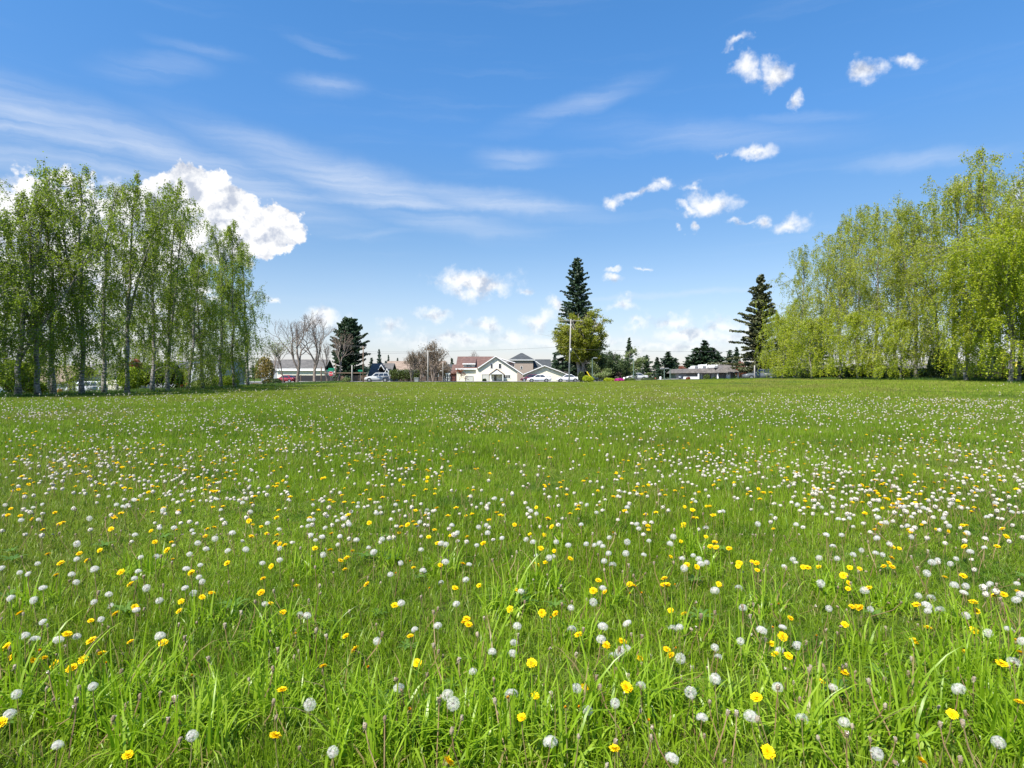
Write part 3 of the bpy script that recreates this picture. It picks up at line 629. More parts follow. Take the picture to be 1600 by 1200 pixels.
lamp('right one of the two short street lamps by the car park', 1047, 113, 576, -1.0)
# guy wire with yellow guard
X0 = wx(927, 109); r = thing('guy_wire_guard', 'bright yellow guy wire guard beside the tall utility pole', 'guy guard', (X0, 109, gz(X0, 109)))
MB().tube([(0,0,0),(-1.15,.1,1.9)], .10, 8).build('guard', M['guard_yellow'], r)
MB().tube([(-1.15,.1,1.9),(-3.9,1.4,6.6)], .02, 4).build('cable', M['wire'], r)
# stop sign & street names
def text_obj(s, size, mat, parent, loc, ext=.004):
    cu = bpy.data.curves.new('lettering', 'FONT'); cu.body = s; cu.size = size; cu.align_x = 'CENTER'; cu.align_y = 'CENTER'; cu.extrude = ext
    cu.materials.append(mat); tmp = bpy.data.objects.new('tmp', cu); COL.objects.link(tmp); dg = bpy.context.evaluated_depsgraph_get(); me = bpy.data.meshes.new_from_object(tmp.evaluated_get(dg)); bpy.data.objects.remove(tmp); me.materials.clear(); me.materials.append(mat); o = bpy.data.objects.new('lettering', me); link(o, parent); o.location = loc; o.rotation_euler = (PI/2, 0, 0); return o
D = 111.0; X = wx(517, D); z0 = gz(X, D)
r = thing('stop_sign', 'red octagonal stop sign under green street name plates', 'stop sign', (X, D, z0))
zz = wz(584, D)-z0; MB().tube([(0,.08,-.3),(0,.08,zz+1.05)], .035, 6).build('post', M['grey_metal'], r)
oc = [(.42*math.cos(PI/8+k*PI/4), zz+.42*math.sin(PI/8+k*PI/4)) for k in range(8)]; MB().xz([(x*1.07,(z-zz)*1.07+zz) for x,z in oc], .0, .02).build('border', M['sign_white'], r)
pl = MB().xz(oc, -.02, -.002).build('plate', M['sign_red'], r); text_obj('STOP', .34, M['sign_white'], pl, (0,-.03,zz))
MB().box(-.60,.50,-.02,.02,zz+.52,zz+.76).build('street_name_plate', M['sign_green'], r); MB().box(-.45,.65,.03,.06,zz+.80,zz+1.04).build('street_name_plate', M['sign_green'], r)
X = wx(563, D); z0 = gz(X, D); r = thing('street_sign', 'small green street name sign left of the slim dark pole', 'street sign', (X, D, z0)); zz = wz(580, D)-z0
MB().tube([(0,.04,-.3),(0,.04,zz)], .03, 6).build('post', M['grey_metal'], r); MB().box(-.4,.42,-.02,.02,zz-.05,zz+.24).build('name_plate', M['sign_green'], r)
X = wx(524, D); z0 = gz(X, D); 
# wires
def wire(label, pts, rad=.014):
    o = MB(); P = []
    for (a, b) in zip(pts[:-1], pts[1:]):
        A = Vector((wx(a[0], a[2]), a[2], wz(a[1], a[2]))); B = Vector((wx(b[0], b[2]), b[2], wz(b[1], b[2]))); sag = (B-A).length*.008
        for i in range(12):
            t = i/12; q = A.lerp(B, t); q.z -= sag*4*t*(1-t); P.append(q)
    P.append(B); o.tube(P, rad, 4); x = o.build('power_line', M['wire']); tag(x, label, 'power line', 'overhead power lines')
wire('highest left overhead wire running behind the bare trees', [(380,526,118),(567,541,112)])
wire('overhead wire from the slim dark pole towards the left birches', [(380,541,112),(567,541.5,112)])
wire('long overhead wire between the two crossarm poles over the cream house roof', [(567,549,112),(668,549,112),(889,541,110.5)])
wire('overhead wire leaving the left birches below the other wires', [(380,552,112),(668,550.5,112)])
wire('lower overhead wire running right from the tall pale utility pole', [(890,545,110.5),(1200,548,112),(1500,552,112)])

# small yard things
def bin_thing(px, D, mat, label, name='wheelie_bin', cat='bin', w=.32, h=1.0):
    X = wx(px, D); r = thing(name, label, cat, (X, D, gz(X, D)+.02))
    mb = MB(); mb.add([(-w*.8,-w*.8,.06),(w*.8,-w*.8,.06),(w*.8,w*.8,.06),(-w*.8,w*.8,.06),(-w,-w,h),(w,-w,h),(w,w,h),(-w,w,h)], [(0,3,2,1),(4,5,6,7),(0,1,5,4),(1,2,6,5),(2,3,7,6),(3,0,4,7)])
    mb.build('body', mat, r, bevel=.03); MB().box(-w-.03,w+.03,-w-.05,w+.03,h+.002,h+.08).build('lid', mat, r, bevel=.02)
bin_thing(34, 64, plain('blue_plastic', (0.03,0.06,0.42), 0.5, 0.1), 'blue wheelie bin at the foot of the leftmost birches')
bin_thing(651, 112, M['grey_metal'], 'grey utility box in the grass below the tall hedge', 'utility_box', 'utility box', .4, .75)
X = wx(94, 60); r = thing('traffic_barrel', 'small orange barrel by the street left of the white estate car', 'barrel', (X, 60, gz(X, 60)))
MB().tube([(0,0,0),(0,0,.12),(0,0,.5),(0,0,.85)], [.32,.3,.26,.2], 12).build('drum', plain('orange_plastic', (0.75,0.2,0.03), 0.5, 0.1), r)
MB().tube([(0,0,.4),(0,0,.55)], .285, 12).build('band', M['sign_white'], r)
X = wx(284, 66); r = thing('play_boat', 'orange red toy boat shaped plastic lying below the middle birches', 'toy boat', (X, 66, gz(X, 66)+.45))
mb = MB(); n = 12
for i in range(9):
    t = -1+2*i/8; w_ = .32*(1-abs(t)**2.2)+.03
    for k in range(n): a = 2*PI*k/n; mb.v.append((t*.75, w_*math.cos(a), .22*math.sin(a)*(w_/.35)+.12*t*t))
for i in range(8):
    for k in range(n): mb.f.append((i*n+k,(i+1)*n+k,(i+1)*n+(k+1)%n,i*n+(k+1)%n)); mb.m.append(0)
mb.build('hull', plain('orange_red_plastic', (0.6,0.12,0.03), 0.4, 0.2), r, smooth=True)
MB().box(-.35,.35,-.5,.5,-.45,-.18).build('stand', M['wood_brown'], r)

# ================================================================== vegetation
def leaf_quads(C, size, nrng, up=0.0, aspect=1.0, droop=0.0):
    """C (N,3) centres -> quads (diamond-like)"""
    N = len(C); C = np.asarray(C, dtype=np.float64)
    d = nrng.normal(size=(N,3)); d[:,2] = d[:,2]*(1-droop)-droop*1.3; d /= np.linalg.norm(d, axis=1)[:,None]+1e-9
    q = nrng.normal(size=(N,3)); u = np.cross(d, q); u /= np.linalg.norm(u, axis=1)[:,None]+1e-9
    s = size*nrng.uniform(0.6, 1.35, size=(N,1))
    a = C - d*s*.5*aspect; b = C + u*s*.42 - d*s*.05; c = C + d*s*.6*aspect; e = C - u*s*.42 - d*s*.05
    return np.stack([a,b,c,e], axis=1).reshape(-1,3)
def curve(p, d, L, n, droop, wob, rr):
    pts = [Vector(p)]; d = Vector(d).normalized()
    for i in range(n):
        d = (d + Vector((rr.uniform(-wob,wob), rr.uniform(-wob,wob), rr.uniform(-wob,wob)-droop/n))).normalized()
        pts.append(pts[-1]+d*(L/n))
    return pts
def lerp_path(pts, t):
    f = t*(len(pts)-1); i = min(int(f), len(pts)-2); return pts[i].lerp(pts[i+1], f-i)
def tree_meshes(nm, wood, bark, leaves, lsize, leafmat, seed, aspect=1.0, droop=0.0):
    nr = np.random.default_rng(seed)
    tm = wood.mesh(nm+'_trunk', bark, True)
    cm = np_mesh(nm+'_crown', leaf_quads(leaves, lsize, nr, aspect=aspect, droop=droop), 4, [leafmat]) if leaves else None
    return tm, cm
def put_tree(name, label, meshes, X, Y, s=1.0, rz=0.0, group=None, cat='tree', sz=None, sink=.1, crown='crown'):
    r = thing(name, label, cat, (X, Y, gz(X, Y)-sink), rz, group); r.scale = (s, s, sz or s)
    if meshes[0]: link(bpy.data.objects.new('trunk', meshes[0]), r)
    if meshes[1]: link(bpy.data.objects.new(crown, meshes[1]), r)
    return r
def birch(seed, H, Rr, leafmat, t0=.16, lean=0.0, nb=44, curtain=1.0, dens=1.0, fork=False, lsize=.098):
    rr = random.Random(seed); mb = MB(); LV = []
    n = 14; ax = ay = 0; tr = []
    for i in range(n+1):
        t = i/n; tr.append(Vector((lean*H*t*t+ax, ay, H*t))); ax += rr.uniform(-.12,.12); ay += rr.uniform(-.12,.12)
    r0 = .0095*H+.015
    rad = [(r0*(1-t/n)**.85+.010)*(1.35 if t == 0 else 1) for t in range(n+1)]
    mb.tube(tr, rad, 8); trunks = [(tr, rad, 0.0, 1.0)]
    if fork:
        t = rr.uniform(.15,.3); p = lerp_path(tr, t); a = rr.uniform(0,6.28)
        q = curve(p, (math.cos(a)*.35, math.sin(a)*.35, 1), H*(1-t)*.88, 10, -.15, .07, rr)
        mb.tube(q, [r0*.65*(1-i/10)**.8+.01 for i in range(11)], 7); trunks.append((q, None, t, .85))
    def leaves_along(pts, L, per, spread):
        k = max(1, int(L*per*dens))
        for _ in range(k):
            p = lerp_path(pts, rr.random()); LV.append((p.x+rr.gauss(0,spread), p.y+rr.gauss(0,spread), p.z+rr.gauss(0,spread)))
    for ti, (T, _, tb, sc_) in enumerate(trunks):
        cnt = int(nb*(1.0 if ti == 0 else .6))
        for i in range(cnt):
            t = (t0 if ti == 0 else .12) + (1-t0)*((i+rr.random())/cnt)**.9*.98; t = min(t, .985)
            p = lerp_path(T, t); tt = (p.z/H)
            prof = (0.6+0.4*math.sin(min(1,tt/.4)*PI/2)) * (1-max(0,(tt-.45)/.55)**2.0*.82)
            L = Rr*prof*rr.choice((.45,.7,.9,1.0,1.15,1.4))*rr.uniform(.85,1.1)*sc_
            a = i*2.399+rr.uniform(-.5,.5); e = rr.uniform(.55,1.1)+tt*.35
            br = curve(p, (math.cos(a)*math.cos(e), math.sin(a)*math.cos(e), math.sin(e)), L, 6, .9-.35*tt, .13, rr)
            b0 = .012+.022*L/Rr*(1-.5*tt); mb.tube(br, [b0*(1-k/7) for k in range(7)], 4, cap=False)
            leaves_along(br[2:], L*.7, 9, .12)
            for j in range(rr.randint(5,8)):
                u = rr.uniform(.25,1); q = lerp_path(br, u); a2 = a+rr.uniform(-1.3,1.3)
                sb = curve(q, (math.cos(a2), math.sin(a2), rr.uniform(0,.9)), L*rr.uniform(.22,.45), 4, 1.0, .18, rr)
                mb.tube(sb, [.011*(1-k/5)+.002 for k in range(5)], 3, cap=False); leaves_along(sb, L*.35, 16, .10)
                for w_ in range(rr.randint(1,3)):
                    q2 = lerp_path(sb, rr.uniform(.4,1)); hl = min(rr.uniform(.3,1.5)*(1.2-tt*.75)*curtain, max(.1, q2.z-.5))
                    hg = curve(q2, (rr.uniform(-.35,.35), rr.uniform(-.35,.35), -.6), hl, 3, 1.2, .10, rr)
                    mb.tube(hg, [.005,.004,.003,.002], 3, cap=False); leaves_along(hg, hl, 21, .065)
    return tree_meshes('birch', mb, M['birch_bark'], LV, lsize, leafmat, seed, 1.0, .35)
def conifer(seed, H, Rb, mat, t0=.08, ragged=.2, shape=1.0, up=.15, nwh=None, lsize=.32, dens=1.0, barkm=None, droop=.5, top=.0):
    rr = random.Random(seed); mb = MB(); LV = []
    mb.tube([(0,0,0),(0,0,H*.5),(0,0,H)], [.016*H,.009*H,.02], 8)
    nwh = nwh or int(H*2.0)
    for i in range(nwh):
        t = t0+(1-t0)*(i/nwh); z = H*t; prof = ((1-t)**shape)*(1-top)+top*math.sin(PI*min(1,(1-t)*1.2)); m = rr.randint(5,7)
        skip = rr.uniform(1-ragged, 1+ragged*.6)
        for j in range(m):
            a = 2*PI*j/m+rr.uniform(-.4,.4)+i; L = (Rb*prof+.25)*rr.uniform(.7,1.1)*skip*(1 if rr.random() > ragged*.5 else .55)
            br = curve((0,0,z+rr.uniform(-.2,.2)), (math.cos(a), math.sin(a), up+t*.5), L, 4, droop*(1-t), .08, rr)
            mb.tube(br, [.035*(1-k/5)*min(1,L/3)+.006 for k in range(5)], 3, cap=False)
            k = max(6, int(L*22*dens))
            for _ in range(k):
                u = rr.random()**.7; p = lerp_path(br, u); w_ = .16+.30*(1-abs(u-.5))*min(1,L/2.5)
                s_ = rr.uniform(-1,1)*w_; LV.append((p.x-math.sin(a)*s_+rr.gauss(0,.06), p.y+math.cos(a)*s_+rr.gauss(0,.06), p.z-abs(s_)*.45-rr.random()*.16))
    return tree_meshes('conifer', mb, barkm or M['dark_bark'], LV, lsize, mat, seed, 1.2, .25)
def broad(seed, H, Rr, mat, barkm, trunk_h=.25, nlimb=7, lsize=.28, dens=1.0, squash=1.0, forks=1, clump=.75, env=None):
    """broad crown of leaf clumps round branch tips"""
    rr = random.Random(seed); mb = MB(); LV = []; th = H*trunk_h
    def inside(v, k=1.0):
        zc, rz, rx = env; return ((v[2]-zc)/rz)**2+(v[0]**2+v[1]**2)/rx**2 < k*k*(1+.42*math.sin(v[0]*1.9+v[2]*1.1+v[1]*.8))
    bases = []
    for f in range(forks):
        dx = (f-(forks-1)/2)*.5; q = curve((dx*.4,0,0), (dx*.3, rr.uniform(-.1,.1), 1), th*1.4, 5, -.1, .06, rr)
        mb.tube(q, [.03*H*(1-k/9) for k in range(6)], 8); bases.append(q)
    for i in range(nlimb*forks):
        q = bases[i%forks]; p = lerp_path(q, rr.uniform(.55,1)); a = i*2.399; e = rr.uniform(.35,1.35)
        L = (H-p.z)*rr.uniform(.55,1.0) if e > .9 else Rr*rr.uniform(.7,1.05)/math.cos(e)*.75
        br = curve(p, (math.cos(a)*math.cos(e), math.sin(a)*math.cos(e), math.sin(e)), L, 6, .25, .14, rr)
        if env: br = [br[0], br[1]]+[v for v in br[2:] if inside(v, .9)]
        mb.tube(br, [.012*H*(1-k/7)+.01 for k in range(len(br))], 5, cap=False)
        for j in range(9):
            u = rr.uniform(.3,1); q2 = lerp_path(br, u); a2 = a+rr.uniform(-1.6,1.6)
            sb = curve(q2, (math.cos(a2), math.sin(a2), rr.uniform(-.2,.9)), L*rr.uniform(.2,.42), 4, .35, .2, rr)
            mb.tube(sb, [.02*(1-k/5)+.004 for k in range(5)], 3, cap=False)
            for c in range(3):
                cc = lerp_path(sb, rr.uniform(.5,1)); cr = clump*rr.uniform(.6,1.2)
                if env and not inside(cc, 1.0): continue
                for _ in range(int(36*dens*cr/.75)):
                    LV.append((cc.x+rr.gauss(0,cr*.42), cc.y+rr.gauss(0,cr*.42), cc.z+rr.gauss(0,cr*.30)*squash))
    return tree_meshes('broad', mb, barkm, LV, lsize, mat, seed)
def shrub(seed, rx, ry, h, mat, lsize=.14, n=2600, round_=.8, name='shrub'):
    rr = random.Random(seed); mb = MB(); LV = []
    for i in range(9):
        a = rr.uniform(0,6.28); q = curve((0,0,0), (math.cos(a)*.5,math.sin(a)*.5,1), h*.75, 4, 0, .15, rr); mb.tube(q, [.03,.025,.02,.012,.006], 4, cap=False)
    lob = [(rr.uniform(-.55,.55)*rx, rr.uniform(-.55,.55)*ry, rr.uniform(.35,.78)*h, rr.uniform(.35,.55)) for _ in range(12)]
    for _ in range(n):
        if rr.random() < .5:
            a = rr.uniform(0,6.28); ph = math.acos(rr.uniform(-.5,1)); q = rr.uniform(.78,1.02)
            LV.append((rx*q*math.sin(ph)*math.cos(a), ry*q*math.sin(ph)*math.sin(a), max(.03, h*(.5+.5*math.cos(ph)*q))))
        else:
            l = rr.choice(lob); v = Vector((rr.gauss(0,1),rr.gauss(0,1),rr.gauss(0,1))).normalized()*rr.uniform(.75,1.05)*l[3]
            LV.append((l[0]+v.x*rx, l[1]+v.y*ry, max(.03, l[2]+v.z*h*.7)))
    return tree_meshes(name, mb, M['dark_bark'], LV, lsize, mat, seed)
def bare(seed, H, spread=.55, mat=None, depth=6, bud=None, stem_frac=.22, r0=.018, multi=1, budn=1):
    rr = random.Random(seed); mb = MB(); LV = []
    def grow(p, d, L, r, k):
        q = curve(p, d, L, 3, -.10, .17, rr); r2 = r*.68; mb.tube(q, [r, r*.9, r*.8, r2], 6 if k > 3 else 3, cap=False)
        if k <= 0 or L < .12:
            for _ in range(budn): LV.append(tuple(q[-1]+Vector((rr.gauss(0,.12),rr.gauss(0,.12),rr.gauss(0,.12)))))
            return
        for j in range(rr.choice((2,3,3)) if k > 1 else 3):
            a = rr.uniform(0,6.28); e = spread*rr.uniform(.5,1.3); dd = (q[-1]-q[-2]).normalized()
            u = dd.cross(Vector((math.cos(a), math.sin(a), .2))).normalized(); nd = (dd*math.cos(e)+u*math.sin(e))
            grow(q[-1] if j < 2 else lerp_path(q, .6), nd, L*rr.uniform(.62,.86), r2*rr.uniform(.75,1), k-1)
            if bud and k < 3: LV.append(tuple(lerp_path(q, rr.random())))
    for m in range(multi):
        grow((0,0,-.1), (rr.uniform(-.25,.25)*(multi>1), rr.uniform(-.2,.2)*(multi>1), 1), H*stem_frac, r0*H, depth)
    # normalise height
    zmax = max(v[2] for v in mb.v); k = H/zmax; mb.v = [(v[0]*k,v[1]*k,v[2]*k) for v in mb.v]; LV = [(v[0]*k,v[1]*k,v[2]*k) for v in LV]
    return tree_meshes('bare', mb, mat or M['bare_twig'], LV if bud else None, .16, bud, seed)

# --- left birch row
VL = [birch(11, 15, 3.4, M['leaf_left'], .09, .03, 44, 1.35, .95), birch(12, 15, 3.0, M['leaf_left'], .10, -.07, 42, 1.3, .9, True), birch(13, 15, 3.6, M['leaf_left'], .07, .05, 44, 1.5, .95),
      birch(14, 15, 2.7, M['leaf_left'], .10, -.04, 40, 1.4, .9, True), birch(15, 15, 2.9, M['leaf_left'], .05, .03, 46, 1.8, 1.15)]
LB = [(-48,280,0),(-14,300,3),(28,283,1),(60,300,3),(83,262,0),(128,268,1),(163,285,2),(198,268,3),(238,300,0),(262,285,1),(293,395,4),(317,405,3),(345,352,2),(367,350,4),(388,378,3)]
oL = ['off the left edge, its crown reaching in','leftmost in the photo with a dark low crown','with a forked trunk near the left edge','slender, third from the left edge','with feathery top above the grey pole','leaning left in front of the white estate car','standing right of the white estate car','tall one with pale mottled trunk','beside the dark bush in the middle of the left row',
      'tallest crown left of the gap','low topped, right of the tall group','short one before the blue townhouse','slender with dark fine top before the townhouse','second from the right end of the left row','rightmost of the left row with trailing curtains']
for i, ((px, yt, v), la) in enumerate(zip(LB, oL)):
    D = 950*30.0/(800-px)+ (0.0 if i%2 else .8); X = wx(px, D); Hh = wz(yt, D)-gz(X, D)
    o = put_tree('birch_tree', 'birch '+la, VL[v], X, D, 1.0, rnd.uniform(0,6.28), 'birch trees in the left row'); o.scale = (1, 1, Hh/15.0)
for j, (px, D, Hh, v, la) in enumerate([(180,70,10,4,'lower birch behind the left row near the white garage door'),(335,80,11,0,'lower birch behind the row in front of the blue townhouse'),(10,52,9,2,'small dense birch behind the leftmost trunks'),(110,60,8.5,4,'small birch behind the row, above the tan shake roof'),(225,66,9,4,'small birch above the dark bush behind the left row')]):
    X = wx(px, D); o = put_tree('birch_tree', la, VL[v], X, D, .9, rnd.uniform(0,6.28), 'low birches behind the left row'); o.scale = (.95,.95,Hh/15)
# --- right birch row
VR = [birch(21, 15, 4.2, M['leaf_right'], .13, .0, 50, 1.4, 1.0), birch(22, 15, 3.9, M['leaf_right'], .12, .04, 48, 1.3, .95, True), birch(23, 15, 4.6, M['leaf_right'], .10, -.03, 52, 1.5, 1.0),
      birch(24, 15, 4.0, M['leaf_right'], .12, .0, 46, 1.2, .9, True)]
VW = [birch(31, 8, 3.6, M['leaf_lime'], .10, .0, 42, 1.8, 1.2, False), birch(32, 13, 3.5, M['leaf_lime'], .10, .03, 50, 1.9, 1.35, True)]
RB = [(1255,392,0,'at the left end of the right row with thin pale top'),(1285,388,1,'second tree of the right row, rounded airy top'),(1312,340,3,'with pointed top at the first step of the right row'),(1340,330,0,'left of the red shrub in the right row'),(1368,328,2,'right of the red shrub in the right row'),
      (1398,335,1,'broad crown in the middle of the right row'),(1432,322,3,'with visible dark trunk near the low shed roof'),(1462,318,2,'with a shrubby base in front of the low shed'),(1492,285,0,'left of the tallest birch on the right'),(1548,244,1,'tallest of the right row, its top rising highest'),(1590,262,3,'next to the tallest birch, at the right edge'),(1640,280,2,'beyond the right edge, its crown reaching in')]
for i, (px, yt, v, la) in enumerate(RB):
    D = 950*36.0/(px-800)+(1.2 if i%2 else 0); X = wx(px, D); Hh = wz(yt, D)-gz(X, D)
    o = put_tree('birch_tree', 'yellow green birch '+la, VR[v], X, D, 1.0, rnd.uniform(0,6.28), 'birch trees in the right row'); o.scale = (.95, .95, Hh/15.0)
for (px, D, yt, v, s, la) in [(1222,76,508,0,1.0,'bright lime weeping tree at the left end of the right trees, low and hanging'),(1268,68,500,0,1.05,'low bright weeping tree with curtains almost touching the grass'),
                        (1340,60,490,0,1.0,'low lime green weeping tree hanging in front of the row middle'),(1405,54,498,0,.9,'low lime weeping tree left of the low shed roof'),(1510,46,388,1,.9,'golden lime weeping birch in front, halfway along the right group'),(1578,42,335,1,1.0,'large golden lime birch in front at the right edge'),(1243,80,470,1,.7,'light green weeping tree just right of the dark cedar')]:
    X = wx(px, D); Hh = wz(yt, D)-gz(X, D); o = put_tree('weeping_tree', la, VW[v], X, D, s, rnd.uniform(0,6.28), 'lime green weeping trees in front of the right row'); o.scale = (s, s, Hh/(8.0 if v == 0 else 13.0))
# --- individual trees in the centre
def at_tree(name, label, me, Hbase, px, D, ytop, s=None, group=None, rz=0.0, cat='tree', **k):
    X = wx(px, D); Hh = wz(ytop, D)-gz(X, D); q = Hh/Hbase; o = put_tree(name, label, me, X, D, s or q, rz, group, cat, q, **k); return o
spr = conifer(41, 28, 6.3, M['needle'], .05, .25, .62, .10, 58, .40, .95, droop=.5); at_tree('spruce_tree', 'very tall dark pointed spruce behind the yellow green maple', spr, 28, 902, 135, 401.5)
mp = broad(42, 15, 5.6, M['leaf_maple'], M['pale_bark'], .26, 30, .19, 1.5, 1.1, 2, .66, (9.0, 6.5, 4.5)); at_tree('maple_tree', 'large yellow green maple with two pale trunks in front of the tall spruce', mp, 15, 908, 122, 463)
sd = [broad(43, 7, 4.0, M['leaf_dark'], M['dark_bark'], .12, 9, .22, 1.2, 1.2, 1, .9), broad(44, 7, 4.0, M['leaf_pale'], M['dark_bark'], .15, 8, .22, .8, 1.0, 1, .8)]
at_tree('broadleaf_tree', 'dense dark round tree right of the maple', sd[0], 7, 948, 128, 538); at_tree('broadleaf_tree', 'dark green rounded tree in front of the right hand fir top', sd[0], 7, 968, 122, 545, rz=2)
at_tree('broadleaf_tree', 'light olive tree behind the second street lamp', sd[1], 7, 982, 133, 545); at_tree('broadleaf_tree', 'pale leafy small tree filling in beside the maple', sd[1], 7, 936, 120, 550, rz=1)
at_tree('broadleaf_tree', 'low olive shrub like tree right of the silver car', sd[1], 7, 1003, 132, 577, s=.55)
cd = conifer(45, 20, 7.2, M['needle_brown'], .08, .62, .80, .15, 34, .40, 1.5, droop=.35); at_tree('cedar_tree', 'ragged brown green cedar with long level branches left of the right birches', cd, 20, 1188, 112, 426.5)
rc = conifer(46, 12.5, 4.7, M['needle'], .02, .12, .42, .35, 40, .34, 1.5, droop=.2, top=.25); at_tree('cedar_tree', 'broad dark rounded conifer behind the stop sign', rc, 12.5, 545, 126, 498)
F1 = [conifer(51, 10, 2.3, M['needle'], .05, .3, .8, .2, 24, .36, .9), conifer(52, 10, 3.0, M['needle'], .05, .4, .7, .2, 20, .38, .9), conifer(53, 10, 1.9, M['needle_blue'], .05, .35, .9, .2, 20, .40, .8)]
firs = [(592.5,190,544,2,.75,'thin distant fir left of the brown roofed house'),(607,215,553,2,.6,'small distant fir, second from the grey house'),(621,215,558,2,.6,'small distant fir behind the hedge top'),(706,190,558,1,.5,'small dark fir behind the dark red house'),
        (983,140,526,0,.75,'tall fir rising behind the second street lamp'),(998,175,558,2,.9,'narrow fir right of the second street lamp'),(1010,150,553,1,.9,'dark bushy fir in the gap before the car park'),(1027,160,557,0,.9,'slim pointed fir between two bushier firs'),(1044,145,548,0,1.5,'broad dense fir behind the two short street lamps'),(1055,160,558,1,1.0,'lower fir right of the two short street lamps'),
        (1088,150,541,1,1.4,'left fir of the big dark clump over the commercial building'),(1101,150,530,0,1.7,'highest fir of the dark clump over the commercial building'),(1113,152,541,1,1.5,'middle right fir of the clump over the commercial building'),(1122,155,547,1,1.1,'rightmost fir of the clump over the commercial building'),(1075,158,556,0,1.1,'low fir at the left of the commercial building'),
        (1140,160,545,1,.9,'fir just left of the ragged cedar'),(1151,165,541,0,.9,'second fir just left of the ragged cedar'),(872,170,563,1,.9,'small dark fir behind the tall utility pole'),(880,165,560,1,.9,'fir between the utility pole and the maple'),(866,175,561,0,.8,'leftmost small fir over the cream garage roof'),(60,110,520,1,1.0,'dark fir behind the left birches'),
        (1218,150,520,0,1.3,'dark fir half hidden behind the lime weeping trees'),(1275,120,520,1,1.3,'dark fir behind the left end of the right row'),(1560,95,540,1,1.2,'dark conifer behind the rightmost birches'),(1480,100,548,0,1.2,'conifer seen between the right birches above the low shed')]
for i, (px, D, yt, v, w, la) in enumerate(firs):
    o = at_tree('fir_tree', la, F1[v], 10, px, D, yt, s=w*1.0, group='distant fir trees', rz=i*1.3)
B1 = [bare(61, 13, .50, M['bare_twig'], 7, None), bare(62, 13, .52, M['bare_twig'], 6, M['leaf_bud']), bare(63, 8, .42, M['bare_twig'], 6, M['leaf_bud'], .16, .012, 4), bare(64, 7, .5, M['bare_twig'], 5, M['leaf_pale'], .25, .014, 1, 2)]
at_tree('bare_tree', 'tall bare tree, left one of the pair by the red car', B1[0], 13, 464, 112.3, 485); at_tree('bare_tree', 'tall bare tree, right one of the pair by the red car', B1[0], 13, 491, 112.3, 487, rz=2.2)
at_tree('bare_tree', 'brown budding tree in front of the round dark conifer', B1[1], 13, 528, 118, 512, s=.7, rz=1)
at_tree('bare_tree', 'wide twiggy brown tree right of the long white building', B1[1], 13, 512, 120, 530, s=.55, rz=4)
at_tree('bare_tree', 'twiggy brown many stemmed tree beside the second utility pole', B1[2], 8, 677, 118, 531); at_tree('bare_tree', 'brown twiggy bush tree left of the second utility pole', B1[2], 8, 657, 122, 545, rz=1)
at_tree('bare_tree', 'young bare tree with pale trunk in front of the hedge end', B1[2], 8, 643, 112.3, 545, s=.55, rz=2); at_tree('bare_tree', 'small bare tree behind the cream house ridge', B1[0], 13, 741, 160, 545, s=.4, rz=2)
at_tree('budding_tree', 'loose tree coming into pale leaf right of the left birches', B1[3], 7, 425, 110, 528, s=1.1); at_tree('budding_tree', 'thin budding tree between the left birches and the bare pair', B1[3], 7, 443, 114, 535, s=1.0, rz=3)
at_tree('bare_tree', 'small red leaved tree before the left wing of the cream house', bare(65, 3.2, .6, M['dark_bark'], 5, M['leaf_red'], .3, .012, 1, 2), 3.2, 717, 127, 575)
# domed brown bush masses behind
bm = broad(66, 6, 3.2, M['leaf_bud'], M['bare_twig'], .2, 8, .15, .8, 1.1, 1, .8)
at_tree('bare_tree', 'domed brown twiggy tree over the brown roof', bm, 6, 667, 132, 551); at_tree('bare_tree', 'second domed brown tree beside the dark red house', bm, 6, 683, 134, 560, rz=2, s=.9)
# shrubs and hedges
def bush(name, label, px, D, w_px, ytop, mat, seed, depth=None, lsize=.15, n=2600, cat='shrub', group=None):
    X = wx(px, D); Hh = wz(ytop, D)-gz(X, D); rx = w_px/2/F*D; me = shrub(seed, rx, depth or rx, Hh, M[mat], lsize, n)
    return put_tree(name, label, me, X, D, 1, 0, group, cat, 1, crown='leaves')
bush('shrub', 'bright golden green rounded shrub beside the tall utility pole', 919, 109.5, 18, 586, 'leaf_lime', 71); bush('shrub', 'taller dark green shrub between the cream garage and the golden shrub', 908, 112, 10, 579.5, 'hedge', 72)
bush('azalea_bush', 'brilliant magenta azalea bush in the clipped hedge line', 967.5, 110, 15, 590.2, 'leaf_magenta', 73, lsize=.12, cat='flowering bush')
bush('clipped_hedge', 'low bright hedge left of the magenta azalea', 952, 110.5, 18, 590, 'leaf_lime', 74, .8, cat='hedge'); bush('clipped_hedge', 'low green hedge right of the magenta azalea', 984, 110.5, 18, 590.4, 'hedge', 75, .8, cat='hedge')
bush('clipped_hedge', 'dark low hedge along the car park left of the street lamps', 1014, 112.6, 26, 589.5, 'leaf_dark', 76, .8, cat='hedge')
bush('shrub', 'conical green gold shrub before the commercial building wall', 1104, 112, 9, 584.5, 'hedge', 77); bush('shrub', 'low dark green shrub left of the grey pickup truck', 1152, 108, 14, 590.5, 'leaf_dark', 78)
bush('shrub', 'small green shrub by the commercial building doorway', 1116, 113.5, 5, 588, 'hedge', 79); bush('shrub', 'rusty orange tree like shrub left of the commercial building', 1066, 140, 14, 571.5, 'leaf_red', 80)
bush('shrub', 'dark reddish shrub by the white car at the commercial building', 1075, 111, 6, 588.5, 'leaf_red', 81); bush('shrub', 'reddish shrub behind the pickup and cedar', 1158, 135, 16, 566, 'leaf_red', 82)
